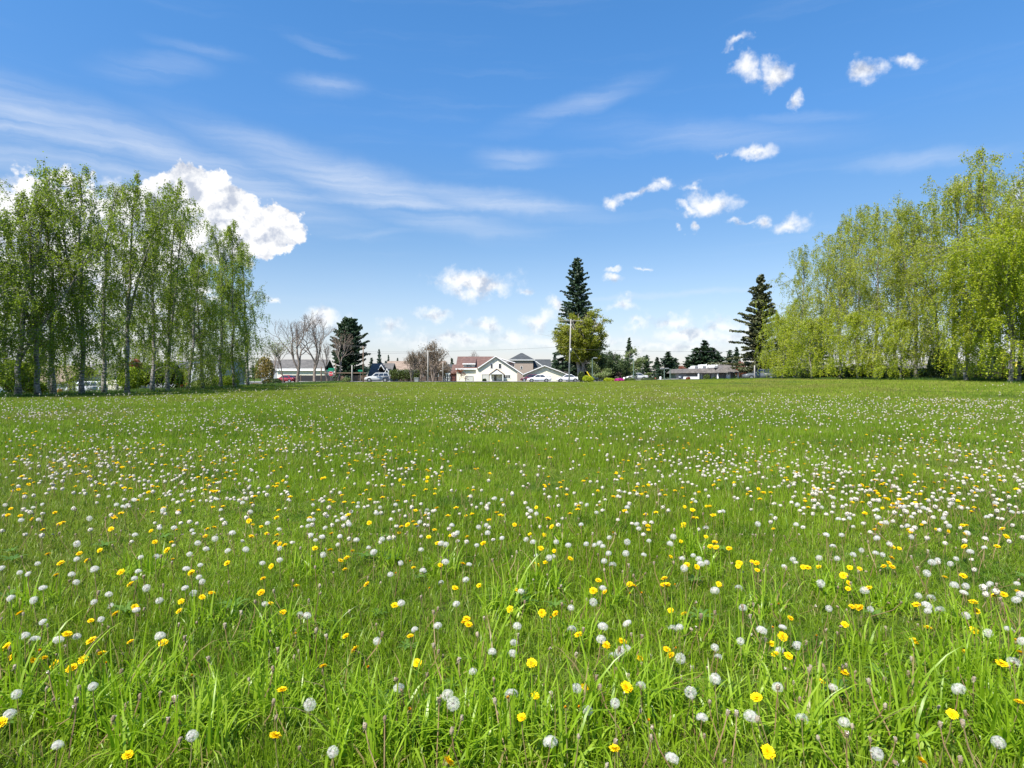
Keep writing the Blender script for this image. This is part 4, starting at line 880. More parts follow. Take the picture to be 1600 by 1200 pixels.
bush('shrub', 'green gold pointed shrub right of the left birches', 413, 100, 30, 557, 'leaf_gold', 83, lsize=.2); bush('shrub', 'low dark shrub left of the red car', 425, 108, 30, 591, 'leaf_dark', 84)
bush('shrub', 'low orange gold mound at the end of the left row', 400, 82, 18, 598.5, 'leaf_gold', 85); bush('shrub', 'grey green shrub in front of the dark fence by the stop sign', 541, 113, 13, 589, 'leaf_pale', 86)
bush('shrub', 'dark low shrub before the cream house porch', 785, 124, 26, 594.6, 'leaf_dark', 87, 1.0); bush('shrub', 'little dark shrub beside the second garage door of the cream house', 757, 126, 6, 591, 'leaf_dark', 88)
bush('shrub', 'large dense green bush under the middle of the left row', 255, 58, 62, 566, 'leaf_dark', 89, lsize=.16, n=6500); bush('shrub', 'green bush with red new leaves under the left row', 208, 56, 42, 572, 'leaf_left', 90, lsize=.16, n=3500)
bush('shrub', 'dark red leaved shrub behind the left birches', 212, 62, 26, 560, 'leaf_red', 91); bush('shrub', 'bright young bush at the foot of the second left birch', 58, 41, 30, 598, 'leaf_right', 92, lsize=.1, n=2200)
bush('shrub', 'grey bush in front of the blue townhouse wall', 318, 64, 36, 592, 'leaf_pale', 93); bush('shrub', 'low green bush at the foot of the last left birches', 352, 68, 40, 586, 'leaf_left', 94, lsize=.14, n=3500)
bush('shrub', 'dark green bush below the leftmost birches', 20, 40, 60, 560, 'leaf_left', 95, lsize=.15, n=4500)
bush('shrub', 'dark bush at the base of the right birches near the red shrub', 1335, 62, 44, 570, 'leaf_dark', 96, n=3500); bush('shrub', 'dark green bush under the right row middle', 1400, 57, 46, 573, 'leaf_dark', 97, n=3500)
bush('shrub', 'dense vertical shrub in front of the low shed roof', 1470, 51, 36, 548, 'leaf_dark', 98, lsize=.14, n=5500); bush('shrub', 'red shrub glowing between the right birch trunks', 1360, 66, 9, 560, 'leaf_red', 99)
bush('shrub', 'dark rounded bush at the right edge below the yellow post', 1592, 45, 40, 572, 'leaf_dark', 100, n=3500); bush('shrub', 'tan grassy shrub in front of the low shed roof', 1545, 55, 36, 578, 'leaf_bud', 101, n=2500)
bush('shrub', 'dark bush at the left end under the weeping trees', 1268, 74, 50, 574, 'leaf_dark', 102, n=4000)
for (px, D, w_, yt, mt, sd2, la) in [(1300,72,60,572,'leaf_dark',120,'dark bush below the second right birch'),(1432,62,50,574,'leaf_dark',121,'dark bush behind the middle right birch trunks'),(1505,64,56,566,'hedge',122,'wide green bush behind the right trunks above the shed roof'),(1545,62,50,564,'leaf_dark',123,'dark bush right of the orange brown post under the birches'),(1620,56,70,560,'leaf_dark',124,'dark bush beyond the right edge'),(1370,70,50,568,'leaf_dark',125,'dark bush behind the red shrub'),(1245,82,60,572,'leaf_dark',126,'dark bush behind the leftmost lime weeping tree')]:
    bush('shrub', la, px, D, w_, yt, mt, sd2, n=3800)
# tall arborvitae hedge: row of individual columns
hd = shrub(103, .62, .7, 3.3, M['hedge'], .14, 1500)
for i in range(10):
    px = 612+i*4.35; D = 120; X = wx(px, D); Hh = wz(576+rnd.uniform(-1,1.2), D)-gz(X, D)
    names = ['leftmost','second','third','fourth','fifth','sixth','seventh','eighth','ninth','rightmost']
    o = put_tree('arborvitae', names[i]+(' column from the left' if 0 < i < 9 else ' column')+' in the tall green hedge by the grey house', hd, X, D, 1, i*1.1, 'columns of the tall hedge', 'hedge plant', Hh/3.3, crown='leaves')

# ================================================================== GN scatter (stuff)
def scatter(name, label, cat, P, idx, rot, scl, sources):
    me = bpy.data.meshes.new(name); P = np.asarray(P, dtype=np.float32); n = len(P)
    me.vertices.add(n); me.vertices.foreach_set('co', P.ravel())
    for an, ty, key, dat in (('idx','INT','value',np.asarray(idx, dtype=np.int32)),('rot','FLOAT_VECTOR','vector',np.asarray(rot, dtype=np.float32).ravel()),('scl','FLOAT_VECTOR','vector',np.asarray(scl, dtype=np.float32).ravel())):
        a = me.attributes.new(an, ty, 'POINT'); a.data.foreach_set(key, dat)
    o = bpy.data.objects.new(name, me); link(o); tag(o, label, cat, kind='stuff')
    coll = bpy.data.collections.new(name+'_sources')
    for i, m_ in enumerate(sources): s = bpy.data.objects.new('%s_source_%02d' % (name, i), m_); coll.objects.link(s)
    ng = bpy.data.node_groups.new('scatter', 'GeometryNodeTree'); ng.interface.new_socket('Geometry', in_out='INPUT', socket_type='NodeSocketGeometry'); ng.interface.new_socket('Geometry', in_out='OUTPUT', socket_type='NodeSocketGeometry')
    gi = ng.nodes.new('NodeGroupInput'); go = ng.nodes.new('NodeGroupOutput'); ip = ng.nodes.new('GeometryNodeInstanceOnPoints'); ci = ng.nodes.new('GeometryNodeCollectionInfo')
    ci.inputs['Collection'].default_value = coll; ci.inputs['Separate Children'].default_value = True; ci.inputs['Reset Children'].default_value = True
    def na(nm, ty): x = ng.nodes.new('GeometryNodeInputNamedAttribute'); x.data_type = ty; x.inputs['Name'].default_value = nm; return x.outputs['Attribute']
    ng.links.new(gi.outputs[0], ip.inputs['Points']); ng.links.new(ci.outputs[0], ip.inputs['Instance']); ip.inputs['Pick Instance'].default_value = True
    ng.links.new(na('idx','INT'), ip.inputs['Instance Index']); ng.links.new(na('rot','FLOAT_VECTOR'), ip.inputs['Rotation']); ng.links.new(na('scl','FLOAT_VECTOR'), ip.inputs['Scale'])
    ng.links.new(ip.outputs[0], go.inputs[0]); md = o.modifiers.new('scatter', 'NODES'); md.node_group = ng; return o
nr = np.random.default_rng(5)
def blades(n, rad, lmin, lmax, w, lean=.5, segs=3, square=False, clump=0.0):
    """returns V for tris/quads as separate strips sharing verts; build real connected strips"""
    V = []; Fc = []
    ang = nr.uniform(0, 2*PI, n); rr_ = rad*np.sqrt(nr.uniform(0, 1, n)); bx = rr_*np.cos(ang); by = rr_*np.sin(ang)
    if square: bx = nr.uniform(-rad, rad, n); by = nr.uniform(-rad, rad, n)
    if clump > 0:
        k = max(1, n//14); cx = nr.uniform(-rad, rad, k); cy = nr.uniform(-rad, rad, k); ci = nr.integers(0, k, n)
        m_ = nr.random(n) < clump; bx = np.where(m_, cx[ci]+nr.normal(0, .022, n), bx); by = np.where(m_, cy[ci]+nr.normal(0, .022, n), by)
    L = lmin+(lmax-lmin)*nr.random(n)**1.5; a = nr.uniform(0, 2*PI, n); ln = np.abs(nr.normal(0, lean, n)); dx, dy = np.cos(a), np.sin(a)
    f = a+nr.normal(0, .6, n)+PI/2; wx_, wy_ = np.cos(f)*w/2, np.sin(f)*w/2; ww = nr.uniform(.6, 1.4, n)
    rings = []
    px_, py_, pz_ = bx, by, np.full(n, -.02); th = ln*.25
    for s in range(segs+1):
        t = s/segs; k = (1-t**1.8)*.95+.05*(s < segs)
        if s == segs: rings.append(np.stack([px_, py_, pz_], 1)[:, None, :])
        else:
            q = ww*k; A = np.stack([px_-wx_*q, py_-wy_*q, pz_], 1); B = np.stack([px_+wx_*q, py_+wy_*q, pz_], 1); rings.append(np.stack([A, B], 1))
        step = L/segs; px_ = px_+dx*np.sin(th)*step; py_ = py_+dy*np.sin(th)*step; pz_ = pz_+np.cos(th)*step; th = th+ln*.75
    V = np.concatenate(rings, axis=1); nv = 2*segs+1; base = np.arange(n)[:, None]*nv; fs = []
    for s in range(segs-1): fs.append(base+np.array([2*s, 2*s+1, 2*s+3, 2*s+2]))
    quads = np.concatenate(fs, 0) if fs else np.zeros((0,4), int); tris = base+np.array([2*segs-2, 2*segs-1, 2*segs])
    return V.reshape(-1, 3), quads, tris
def poly_mesh(name, V, quads, tris, mats, mi=None):
    me = bpy.data.meshes.new(name); me.vertices.add(len(V)); me.vertices.foreach_set('co', V.astype(np.float32).ravel())
    nq, nt_ = len(quads), len(tris); me.loops.add(nq*4+nt_*3); me.loops.foreach_set('vertex_index', np.concatenate([quads.ravel(), tris.ravel()]).astype(np.int32))
    me.polygons.add(nq+nt_); me.polygons.foreach_set('loop_start', np.concatenate([np.arange(nq)*4, nq*4+np.arange(nt_)*3]).astype(np.int32))
    for m in mats: me.materials.append(m)
    if mi is not None: me.polygons.foreach_set('material_index', np.asarray(mi, dtype=np.int32))
    me.polygons.foreach_set('use_smooth', np.ones(nq+nt_, dtype=bool))
    me.update(calc_edges=True); return me
def grass_src(n, rad, lmin, lmax, w, lean, segs, mat, square=False, clump=.5):
    V, q, t = blades(n, rad, lmin, lmax, w, lean, segs, square, clump); return poly_mesh('grass_patch', V, q, t, [mat])
SRC = []
for i in range(5): SRC.append(grass_src(1750, .42, .04, .145, .0045, 1.0, 3, M['grass']))           # 0-4 near
for i in range(3): SRC.append(grass_src(300, .36, .11, .24, .0065, 1.15, 4, M['grass']))             # 5-7 near tall strands
for i in range(4): SRC.append(grass_src(1700, .95, .06, .17, .009, .7, 2, M['grass'], clump=.6))               # 8-11 mid
for i in range(3): SRC.append(grass_src(1500, 2.3, .06, .15, .026, .6, 2, M['grass_mid'], clump=.3)) # 12-14 far
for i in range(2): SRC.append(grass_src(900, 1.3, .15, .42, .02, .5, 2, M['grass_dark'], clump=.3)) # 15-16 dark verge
P, I, RO, SC = [], [], [], []
def lowf(x, y): return .5+.25*math.sin(x*.9+2.1*math.sin(y*.55))+.25*math.sin(y*1.05+1.7*math.sin(x*.6+1))
def addp(x, y, idx, s, sz): P.append((x, y, gz(x, y))); I.append(idx); RO.append((0, 0, rnd.uniform(0, 6.28))); SC.append((s, s, s*sz))
y = -.7
while y < 9.0:
    x = -(max(0,y)*.92+5)
    while x < max(0,y)*.92+5:
        h = lowf(x, y); addp(x+rnd.uniform(-.17,.17), y+rnd.uniform(-.17,.17), rnd.randrange(5), 1.0, .5+.95*h)
        if h > .45 and rnd.random() < 1.5*(h-.35): addp(x+rnd.uniform(-.2,.2), y+rnd.uniform(-.2,.2), 5+rnd.randrange(3), 1.0, .45+.85*h)
        x += .40
    y += .40
while y < 38:
    x = -(y*.90+5)
    while x < y*.90+5:
        h = lowf(x*.5, y*.5); addp(x+rnd.uniform(-.4,.4), y+rnd.uniform(-.4,.4), 8+rnd.randrange(4), 1.0, .8+.6*h) if rnd.random() > (y-18)/20 else None; x += .92
    y += .92
y = 17.0
while y < 111:
    x = max(-39, -(y*.90+4))
    while x < min(44 if y < 98 else 62, y*.90+6):
        h = lowf(x*.2, y*.2); addp(x+rnd.uniform(-1,1), min(110.3, y+rnd.uniform(-1,1)), 12+rnd.randrange(3), 1.0, .7+.6*h) if rnd.random() < (y-13)/20 else None; x += 2.1
    y += 2.1
yy = 24
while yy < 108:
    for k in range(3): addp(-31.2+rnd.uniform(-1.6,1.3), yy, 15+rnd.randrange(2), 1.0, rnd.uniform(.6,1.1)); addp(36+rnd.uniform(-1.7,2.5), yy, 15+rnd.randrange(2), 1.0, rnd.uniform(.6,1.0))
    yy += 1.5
for x in range(-70, 100, 3):
    for yv in (124.5, 127): addp(x+rnd.uniform(-1,1), yv, 12+rnd.randrange(3), 1.0, 1.0)
scatter('meadow_grass', 'green meadow grass covering the whole field', 'grass', P, I, RO, SC, SRC)
# far wood line beyond the houses
P, I, RO, SC = [], [], [], []
for i in range(330):
    d = rnd.uniform(240, 430); a = rnd.uniform(-.95, .95); x = a*d; s = rnd.uniform(.55, 1.05)*(.8+.25*math.sin(a*23)); P.append((x, d, gz(x, d)-.3)); I.append(rnd.randrange(2)); RO.append((0,0,rnd.uniform(0,6.28))); SC.append((s*rnd.uniform(1,1.7), s*1.3, s))
def merged(tm):
    # trunk+crown in one source mesh
    bm_ = bpy.data.meshes.new('far_tree'); a, b = tm; va = [v.co[:] for v in b.vertices]; fa = [tuple(p.vertices) for p in b.polygons]; bm_.from_pydata(va, [], fa); bm_.materials.append(b.materials[0]); return bm_
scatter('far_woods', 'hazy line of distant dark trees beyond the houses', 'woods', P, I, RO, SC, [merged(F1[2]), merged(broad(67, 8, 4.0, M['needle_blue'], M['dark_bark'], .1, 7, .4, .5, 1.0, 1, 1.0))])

# ================================================================== tall grass clumps
def ordinal(i): return ['first','second','third','fourth','fifth','sixth','seventh','eighth','ninth','tenth','eleventh','twelfth','thirteenth','fourteenth','fifteenth','sixteenth','seventeenth','eighteenth','nineteenth','twentieth'][i] if i < 20 else str(i+1)+('st' if (i+1)%10 == 1 else 'nd' if (i+1)%10 == 2 else 'rd' if (i+1)%10 == 3 else 'th')
def on_ground(px, py, h=0.0):
    D = 5.0
    for _ in range(30): D = min(115, max(1.2, (EYE-h-gz(wx(px, D), D))*F/max(2.5, (py-HOR))))
    return wx(px, D), D
TC = [poly_mesh('tall_grass', *blades(n, .13, .16, L, .0098, .95, 5), [M['grass_tall']]) for n, L in ((130,.33),(180,.40),(100,.28),(220,.36))]
clumps = [(850,930,1),(1075,870,3),(60,1110,1),(180,1130,3),(430,1020,1),(455,1110,3),(560,1120,0),(690,900,0),(760,1080,1),(800,1130,3),(1005,1090,3),(1020,1140,1),(1480,1060,1),(1530,1110,3),(1300,930,0),(1130,1130,0),(900,1010,0),(330,980,2),(610,880,2),(250,1080,0),(720,1150,3),(1400,1150,1),(950,950,2),(320,1170,3),(1240,1160,0),(880,1180,1),(60,950,2),(1080,1000,2),(1175,1040,2),(640,1165,1),(1350,1030,2),(480,900,2),(140,1140,1),(380,1120,3),(240,1180,3),(950,1130,1),(1250,1100,1),(1440,1120,1),(1570,1050,1),(1590,1170,3),(20,1060,1),(505,1010,0),(1190,960,0),(1385,950,0),(790,960,1),(1100,900,2),(1500,980,0),(870,860,0),(220,900,2),(1290,1180,1),(570,1180,1),(760,1180,3)]
zones = {}
for (px, py, v) in clumps:
    zr = 'near the bottom edge' if py > 1080 else 'in the near foreground' if py > 950 else 'in the middle foreground'; zones.setdefault(zr, []).append((px, py, v))
for zr, L in zones.items():
    for i, (px, py, v) in enumerate(sorted(L)):
        x, y = on_ground(px, py); r = thing('grass_clump', 'tall bright grass clump %s, %s from the left' % (zr, ordinal(i)), 'grass clump', (x, y, gz(x, y)), rnd.uniform(0, 6), 'tall grass clumps')
        link(bpy.data.objects.new('blade_tuft', TC[v]), r)

# ================================================================== dandelions
def seed_head(seed, R_=.0225, n=150, flat=1.0, gap=0.0, far=False):
    rr = random.Random(seed); mb = MB(); n_ = n; ga = PI*(3-math.sqrt(5)); gd = Vector((rr.gauss(0,1), rr.gauss(0,1), rr.gauss(0,1))).normalized()
    mb.blob((0,0,0), (R_*.26, R_*.26, R_*.2), seed, 7, 5, .1, 1)
    for i in range(n_):
        z = 1-2*(i+.5)/n_; q = math.sqrt(1-z*z); d = Vector((q*math.cos(ga*i), q*math.sin(ga*i), z))
        if z < -.82 and flat == 1.0: continue
        if flat < 1 and z < -.35: continue
        if gap and d.dot(gd) > 1-gap: continue
        d = (d+Vector((rr.gauss(0,.12),rr.gauss(0,.12),rr.gauss(0,.12)))).normalized(); c = Vector((d.x, d.y, d.z*flat))*R_*rr.uniform(.80,1.05)
        u = d.cross(Vector((.3,.9,.1))).normalized(); w = d.cross(u)
        if not far:
            e = R_*.018; s = d*R_*.18; mb.add([s+u*e, s-u*e, c], [(0,1,2)])
            k = 7; rr0 = R_*.21*rr.uniform(.8,1.3); vs = [c-d*R_*.05]; a0 = rr.random()*6
            # star of narrow rays
            for j in range(k):
                a = a0+2*PI*j/k; dd = u*math.cos(a)+w*math.sin(a); ee = u*math.sin(a)-w*math.cos(a); b = len(vs)
                vs += [c+dd*rr0+ee*rr0*.15+d*R_*.04, c+dd*rr0-ee*rr0*.15+d*R_*.03]
            mb.add(vs, [(0, 1+2*j, 2+2*j) for j in range(k)])
        else:
            rr0 = R_*.33; mb.add([c+(u*math.cos(2*PI*j/4+i)+w*math.sin(2*PI*j/4+i))*rr0 for j in range(4)], [(0,1,2,3)])
    return mb
def flower(seed, R_=.021, far=False, closed=False):
    rr = random.Random(seed); mb = MB(); rings = ((26,1.0,.05),(24,.8,.35),(20,.55,.7),(14,.32,1.1)) if not far else ((12,1.0,.1),(9,.6,.6))
    if closed: rings = ((14,.75,1.15),(12,.7,1.3),(8,.6,1.4))
    for (n, q, e) in rings:
        for i in range(n):
            a = 2*PI*(i+rr.random()*.7)/n; L = R_*q*rr.uniform(.85,1.1); ee = e+rr.gauss(0,.1); d = Vector((math.cos(a)*math.cos(ee), math.sin(a)*math.cos(ee), math.sin(ee))); u = Vector((-math.sin(a), math.cos(a), 0))
            w = (.0021 if not far else .0055)*(1.3 if q > .5 else 1); z0 = Vector((0,0,.001)); mb.add([z0+u*w*.4, z0-u*w*.4, d*L*.85-u*w+z0, d*L+z0, d*L*.85+u*w+z0], [(0,1,2,3,4)])
    mb.tube([(0,0,-.012),(0,0,-.006),(0,0,.001)], [.0035,.006,.0045], 7, 1); return mb
def spent(seed):
    rr = random.Random(seed); mb = MB(); mb.blob((0,0,.004), (.006,.006,.009), seed, 7, 5, .2, 0)
    for i in range(14):
        a = rr.uniform(0,6.28); d = Vector((math.cos(a)*.7, math.sin(a)*.7, rr.uniform(-.9,.6))); u = Vector((-math.sin(a), math.cos(a), 0)); mb.add([u*.001, -u*.001, d*.013], [(0,1,2)])
    for i in range(5): mb.add([Vector((rr.gauss(0,.003),rr.gauss(0,.003),.011)) for _ in range(4)], [(0,1,2,3)], 1)
    return mb
def stem_mesh(seed, r=.0021, bend=.15, far=False):
    rr = random.Random(seed); ax = rr.uniform(-bend,bend); ay = rr.uniform(-bend,bend); pts = [(0,0,-.03),(ax*.25,ay*.25,.33),(ax*.8,ay*.8,.7),(ax,ay,1.0)]; mb = MB(); mb.tube(pts, [r*1.2,r,r,r*.85], 5 if not far else 3, cap=False); return mb, (ax, ay)
HW = [seed_head(i, .0225, 210, f, g).mesh('seed_head', [M['fluff'], M['core']]) for i, (f, g) in enumerate(((.92,0),(.85,0),(.72,0),(.58,0),(1,.45),(.8,.8)))]
HY = [flower(10+i).mesh('flower_head', [M['petal'], M['stem']]) for i in range(4)] + [flower(20, .014, closed=True).mesh('flower_head', [M['petal_orange'], M['stem']])]
HS = [spent(30+i).mesh('spent_head', [M['spent'], M['fluff_far']]) for i in range(4)]
STM = []
for i in range(8): mb, tip = stem_mesh(40+i); STM.append((mb.mesh('stem', M['stem'] if i < 6 else M['stem_brown']), tip))
STB = []
for i in range(5): mb, tip = stem_mesh(60+i, .0024, .5); STB.append((mb.mesh('stem', M['stem_brown']), tip))
W0 = """211,836 120,850h 120,874 59,881 31,895 44,897 112,898 119,910 148,890 67,919 17,935 53,938 3,888 220,871 216,893 210,904 229,919 243,870h 296,866 309,849 302,834 322,858 336,842 363,833 356,861 384,859 291,889 311,902 316,909 289,919 302,927 313,883 170,929 147,941 249,939 67,972 158,968 39,994 55,998f 91,1000 120,995 250,995 145,1073 26,1085 213,953f 172,947h 15,1117
414,944 480,962 437,857 437,875 410,880 493,844 503,839 485,836 531,839 528,851 557,844 576,856 584,863 505,867h 468,960h 658,859 689,849 697,851 745,852 785,841 696,878 733,882 661,892 610,898 689,911h 728,906 713,944 627,943 684,978 648,984 589,1002h 769,1019 739,1050 623,1075 699,1086 708,1100h 484,1101h 796,1085h 626,880h
822,843 833,847 869,847 888,852 916,850 929,852 937,849 942,854 838,868 858,872 864,870 951,865 944,877 957,883h 980,847h 1014,845 1006,867 1052,839 1047,850 1066,873 1069,888h 1083,868 1092,874 1095,881 1104,879 1117,923 1161,950 1190,985 1062,980 942,919 927,941h 942,979 939,999 978,1013 969,1018 959,1027h 980,974f 808,979 803,1004 801,1021 814,924 892,950h 893,984h 901,1076 918,1111 961,1099h 1001,1072h 1097,1122 1117,1012 1122,1027h 1173,1120 1157,1002h 1154,919h 1063,1029h 1117,1061h 1079,1082h 1051,982h 801,1085h
1291,836 1315,836 1301,853f 1371,841 1390,851 1280,872 1239,874 1243,879f 1225,885 1308,873 1333,867 1346,860h 1368,864 1379,867h 1511,833 1424,839h 1456,879 1465,875 1485,881 1494,873 1516,862 1538,856 1547,913 1491,915 1509,916 1506,926f 1435,931 1455,935h 1448,946 1450,955 1351,923 1588,937f 1596,930 1589,912 1223,980f 1246,1009 1218,1016 1215,1074 1302,1074f 1498,1077 1253,1124h 1295,951h 1360,952h 1509,962h 1575,982f 1597,1002 1584,1035h 1544,989h 1282,912h 1448,896h 1469,954h 1319,1129
8,789f 52,793f 66,788f 60,812 33,813 100,759f 58,767f 133,765f 211,836 249,825 211,781f 200,789f 230,780f 255,797 140,810h 152,773 170,776 272,825 300,829 302,834 362,833 345,797 339,780 379,786 391,800 227,762 269,759 301,753 359,769 382,771 113,764 182,789 193,792 209,781
451,781 489,789 522,755 506,770 505,776 559,792 534,803 549,800 588,802 594,793 597,843 418,818 436,827 483,813 481,822 490,812 486,836 508,825 527,814 537,810 546,820 531,838 545,819 560,786 577,750 618,789 656,816 706,821 714,833 738,776 752,787 764,787 773,779 784,781 760,821 762,833 748,824 784,841 667,797h
825,794 829,798 917,789 932,801 980,793 908,820 995,819 998,826 952,840 978,865 1052,839 1086,776 1087,784 1106,768 972,756 972,767 1130,799 1103,825h 1184,819h 838,803h 887,757 1158,774
1242,765 1255,767 1277,767 1266,773 1208,775 1302,778 1246,789 1284,793 1292,836 1244,820 1310,811 1327,810 1333,823 1370,797 1372,809 1404,769 1413,792 1443,794 1424,808 1418,822 1384,817 1474,810 1483,822 1512,833 1489,786h 1542,808 1551,775 1555,773 1555,786 1581,800 1590,764 1582,738 1534,760 1567,758 1500,793 1471,778 1400,755 1390,745 1306,754 1318,750 1342,748h 1205,805h 1206,775 1370,841""".split()
Y0 = """75,866 95,880w 124,865 135,876 156,860 88,899 189,894 204,913 211,949 181,959 31,959 142,970 105,991 143,1001 204,1003 255,1005 11,1010 22,1024 51,1032 69,1028 62,1018c 85,1039 130,1031 113,1044 159,1021 166,1037c 331,927 316,933 283,940 280,955 302,1056c 355,880 270,874 261,860 299,895 242,847 268,847 393,838 321,838 1,1130
430,848 437,850 445,852 424,885 411,904 408,926 423,943 463,916 442,957 492,857 516,860 550,861 532,876 542,872 539,890 573,913 540,994 555,1015 505,1041 441,1078 532,968c 576,1043c 639,1111c 617,946 641,994 652,1036 646,887 641,878c 688,883 723,881 711,919 749,915 729,967 732,976 725,972 797,952 704,837 730,839 755,849 670,839 618,897c 684,849 462,992c 794,1092c 671,920c
845,857 866,861 891,873 852,879 839,882 809,922 847,958 868,959 860,967c 927,923 945,925 935,907 904,992 972,1002 947,1008 831,1036 836,1087 815,1121 914,1074 979,1074 1000,1029 984,913 991,916 985,928c 1002,928c 1038,904 1037,914 1042,914 1056,915c 1048,870 1048,954 1069,959 1042,1015 1048,1024 1054,1013c 1089,886 1073,883 1123,913 1116,848 1110,854 1119,855 1139,857 1064,846 1153,885 1155,880 1182,880 1175,878 1183,891 1182,1090 906,1106c 884,1107c 1012,1127c
1395,855 1405,857 1393,872 1389,880 1381,885 1394,886 1328,887 1343,889 1318,899 1326,911 1325,920 1357,919 1255,886 1262,887 1279,886 1331,948 1340,949 1344,950 1235,966 1320,976 1223,995 1208,982c 1206,1006 1211,1022 1232,1025 1318,1050 1283,1065 1432,945 1476,902 1505,900 1558,854 1554,930 1568,929 1592,926 1525,955 1522,985 1450,981 1429,1002 1428,1013c 1505,1018 1565,1037 1594,1020 1592,1097 1488,1116 1507,854 1217,944c 1521,941 1587,1002c 1277,994c 1423,831
17,795 12,805 50,811 32,806 86,801 93,819 67,828 177,807 335,824 276,828 392,838 389,814 29,765 191,744 20,758 45,757 232,769 118,760
432,809 408,823 417,834 433,836 503,748 538,763 534,774 572,766 625,750 668,746 637,820 627,823 704,837 730,839 728,806 785,786 577,817 667,752 442,751 518,834 432,760
838,793 804,820 858,757 852,760 934,767 963,739 1003,772 1013,758 1070,792 1084,809 1082,797 1092,769 1115,758 1109,791 1104,791 1168,772 1185,764 1147,754 1068,819 1013,828 1117,847 971,748 975,737
1258,783 1272,763 1332,759 1347,758 1371,771 1375,775 1385,779 1388,780 1357,774 1347,785 1379,794 1391,793 1384,761 1392,768 1438,772 1430,786 1440,820 1464,828 1421,829 1368,828 1375,819 1504,821 1510,821 1523,770 1429,742 1476,751 1332,785 1563,781""".split()
def parse(L, side):
    out = []; seen = set()
    for t in L:
        fl = t[-1] if t[-1].isalpha() else ''; a, b = t.rstrip('hfwc').split(',')
        k = (int(a), int(b))
        if k in seen: continue
        seen.add(k); out.append((k[0], k[1], fl))
    return out
Wl, Yl = parse(W0, 0), parse(Y0, 1)
ELL = [(120,728,150,26,150,50),(320,740,120,40,150,40),(450,690,170,30,190,45),(620,715,120,28,80,45),(400,780,150,40,20,8),(420,662,150,12,170,20),(100,640,150,13,220,15),(300,622,200,8,120,2),(150,668,170,22,130,14),
       (740,660,90,15,90,20),(850,650,110,20,90,22),(1000,650,170,25,140,15),(1130,718,130,25,150,34),(1280,745,110,36,130,14),(1400,775,170,36,70,22),(1540,745,90,46,90,10),(1450,690,180,30,190,45),(1300,640,190,20,220,22),(1500,622,130,9,260,50),(900,765,200,45,50,35),(600,790,200,36,40,20),(150,700,200,25,120,30),(1000,690,200,25,90,25)]
Wr, Yr = [], []
for (cx, cy, rx, ry, a, b) in ELL:
    for (n, L) in ((int(a*.85), Wr), (int(b*1.0), Yr)):
        for _ in range(n):
            x = rnd.gauss(cx, rx*.55); y = rnd.gauss(cy, ry*.6)
            if y > 603 and -60 < x < 1660: L.append((x, y, rnd.choice('   ffhhh' if L is Wr else '    cc')))
for _ in range(420): Wr.append((rnd.uniform(-60,1660), 612+(rnd.random()**1.2)*225, rnd.choice('   fhh')))
for _ in range(170): Yr.append((rnd.uniform(-60,1660), 640+rnd.random()*200, rnd.choice('    c')))
for _ in range(2600): Wr.append((rnd.uniform(0,1600), 598+rnd.random()**1.3*62, ' '))
for (a, b) in ((90,1165),(520,1175),(860,1160),(1050,1185),(1370,1178),(1560,1160),(300,1150)): Wl.append((a, b, 'h' if a in (520,1370) else ''))
for (a, b) in ((200,1180),(430,1150),(700,1190),(960,1170),(1200,1175),(1440,1190)): Yl.append((a, b, ''))
def resolve(px, py, hmin, hmax, rr):
    h = rr.uniform(hmin, hmax)
    if py > 1040: h = rr.uniform(.15, .22)
    x, y = on_ground(px, py, h)
    return x, y, h
def label_of(kind, px, py, regs):
    row = 'bottom row' if py >= 1040 else 'fifth row up' if py < 0 else 'near row' if py >= 970 else 'lower middle row' if py >= 915 else 'upper middle row' if py >= 865 else 'back row' if py >= 820 else 'top row'
    ci = min(5, max(0, int(px/266.7))); col = ['far left','left','left of centre','right of centre','right','far right'][ci]
    regs.setdefault((row, col), []).append((px, kind)); return (row, col)
def place_individuals(items, kindname, base_label, cat, group, heads, stems, headname, mk):
    regs = {}
    for it in items: regs.setdefault(label_of('', it[0], it[1], {}), []).append(it)
    for (row, col), L in regs.items():
        L.sort(key=lambda q: q[0])
        for i, (px, py, fl) in enumerate(L):
            x, y, h = resolve(px, py, *mk['h'], rnd); sm, tip = rnd.choice(stems); z = gz(x, y)
            adj = mk['adj'].get(fl, mk['adj'][''])
            lab = '%s, %s from left, %s, %s part' % (adj, ordinal(i), row, col)
            r = thing(kindname, lab, cat, (x-tip[0]*h, y-tip[1]*h, z), 0, group); s = bpy.data.objects.new('stem', sm); link(s, r); s.scale = (h, h, h); s.scale = (1 if False else h, h, h)
            # keep the stem's real thickness while it reaches height h
            hd_ = bpy.data.objects.new(headname, heads(fl)); link(hd_, r); hd_.location = (tip[0]*h, tip[1]*h, h); k = mk['s']*rnd.uniform(.74,1.12); hd_.scale = (k, k, k)
            hd_.rotation_euler = (rnd.gauss(mk['tilt'][0], mk['tilt'][1]), rnd.gauss(-.15, mk['tilt'][1]), rnd.uniform(0, .6))
STM = [(m, t) for m, t in STM]
def thick(L, k):
    for m, t in L:
        for v in m.vertices: pass
    return L
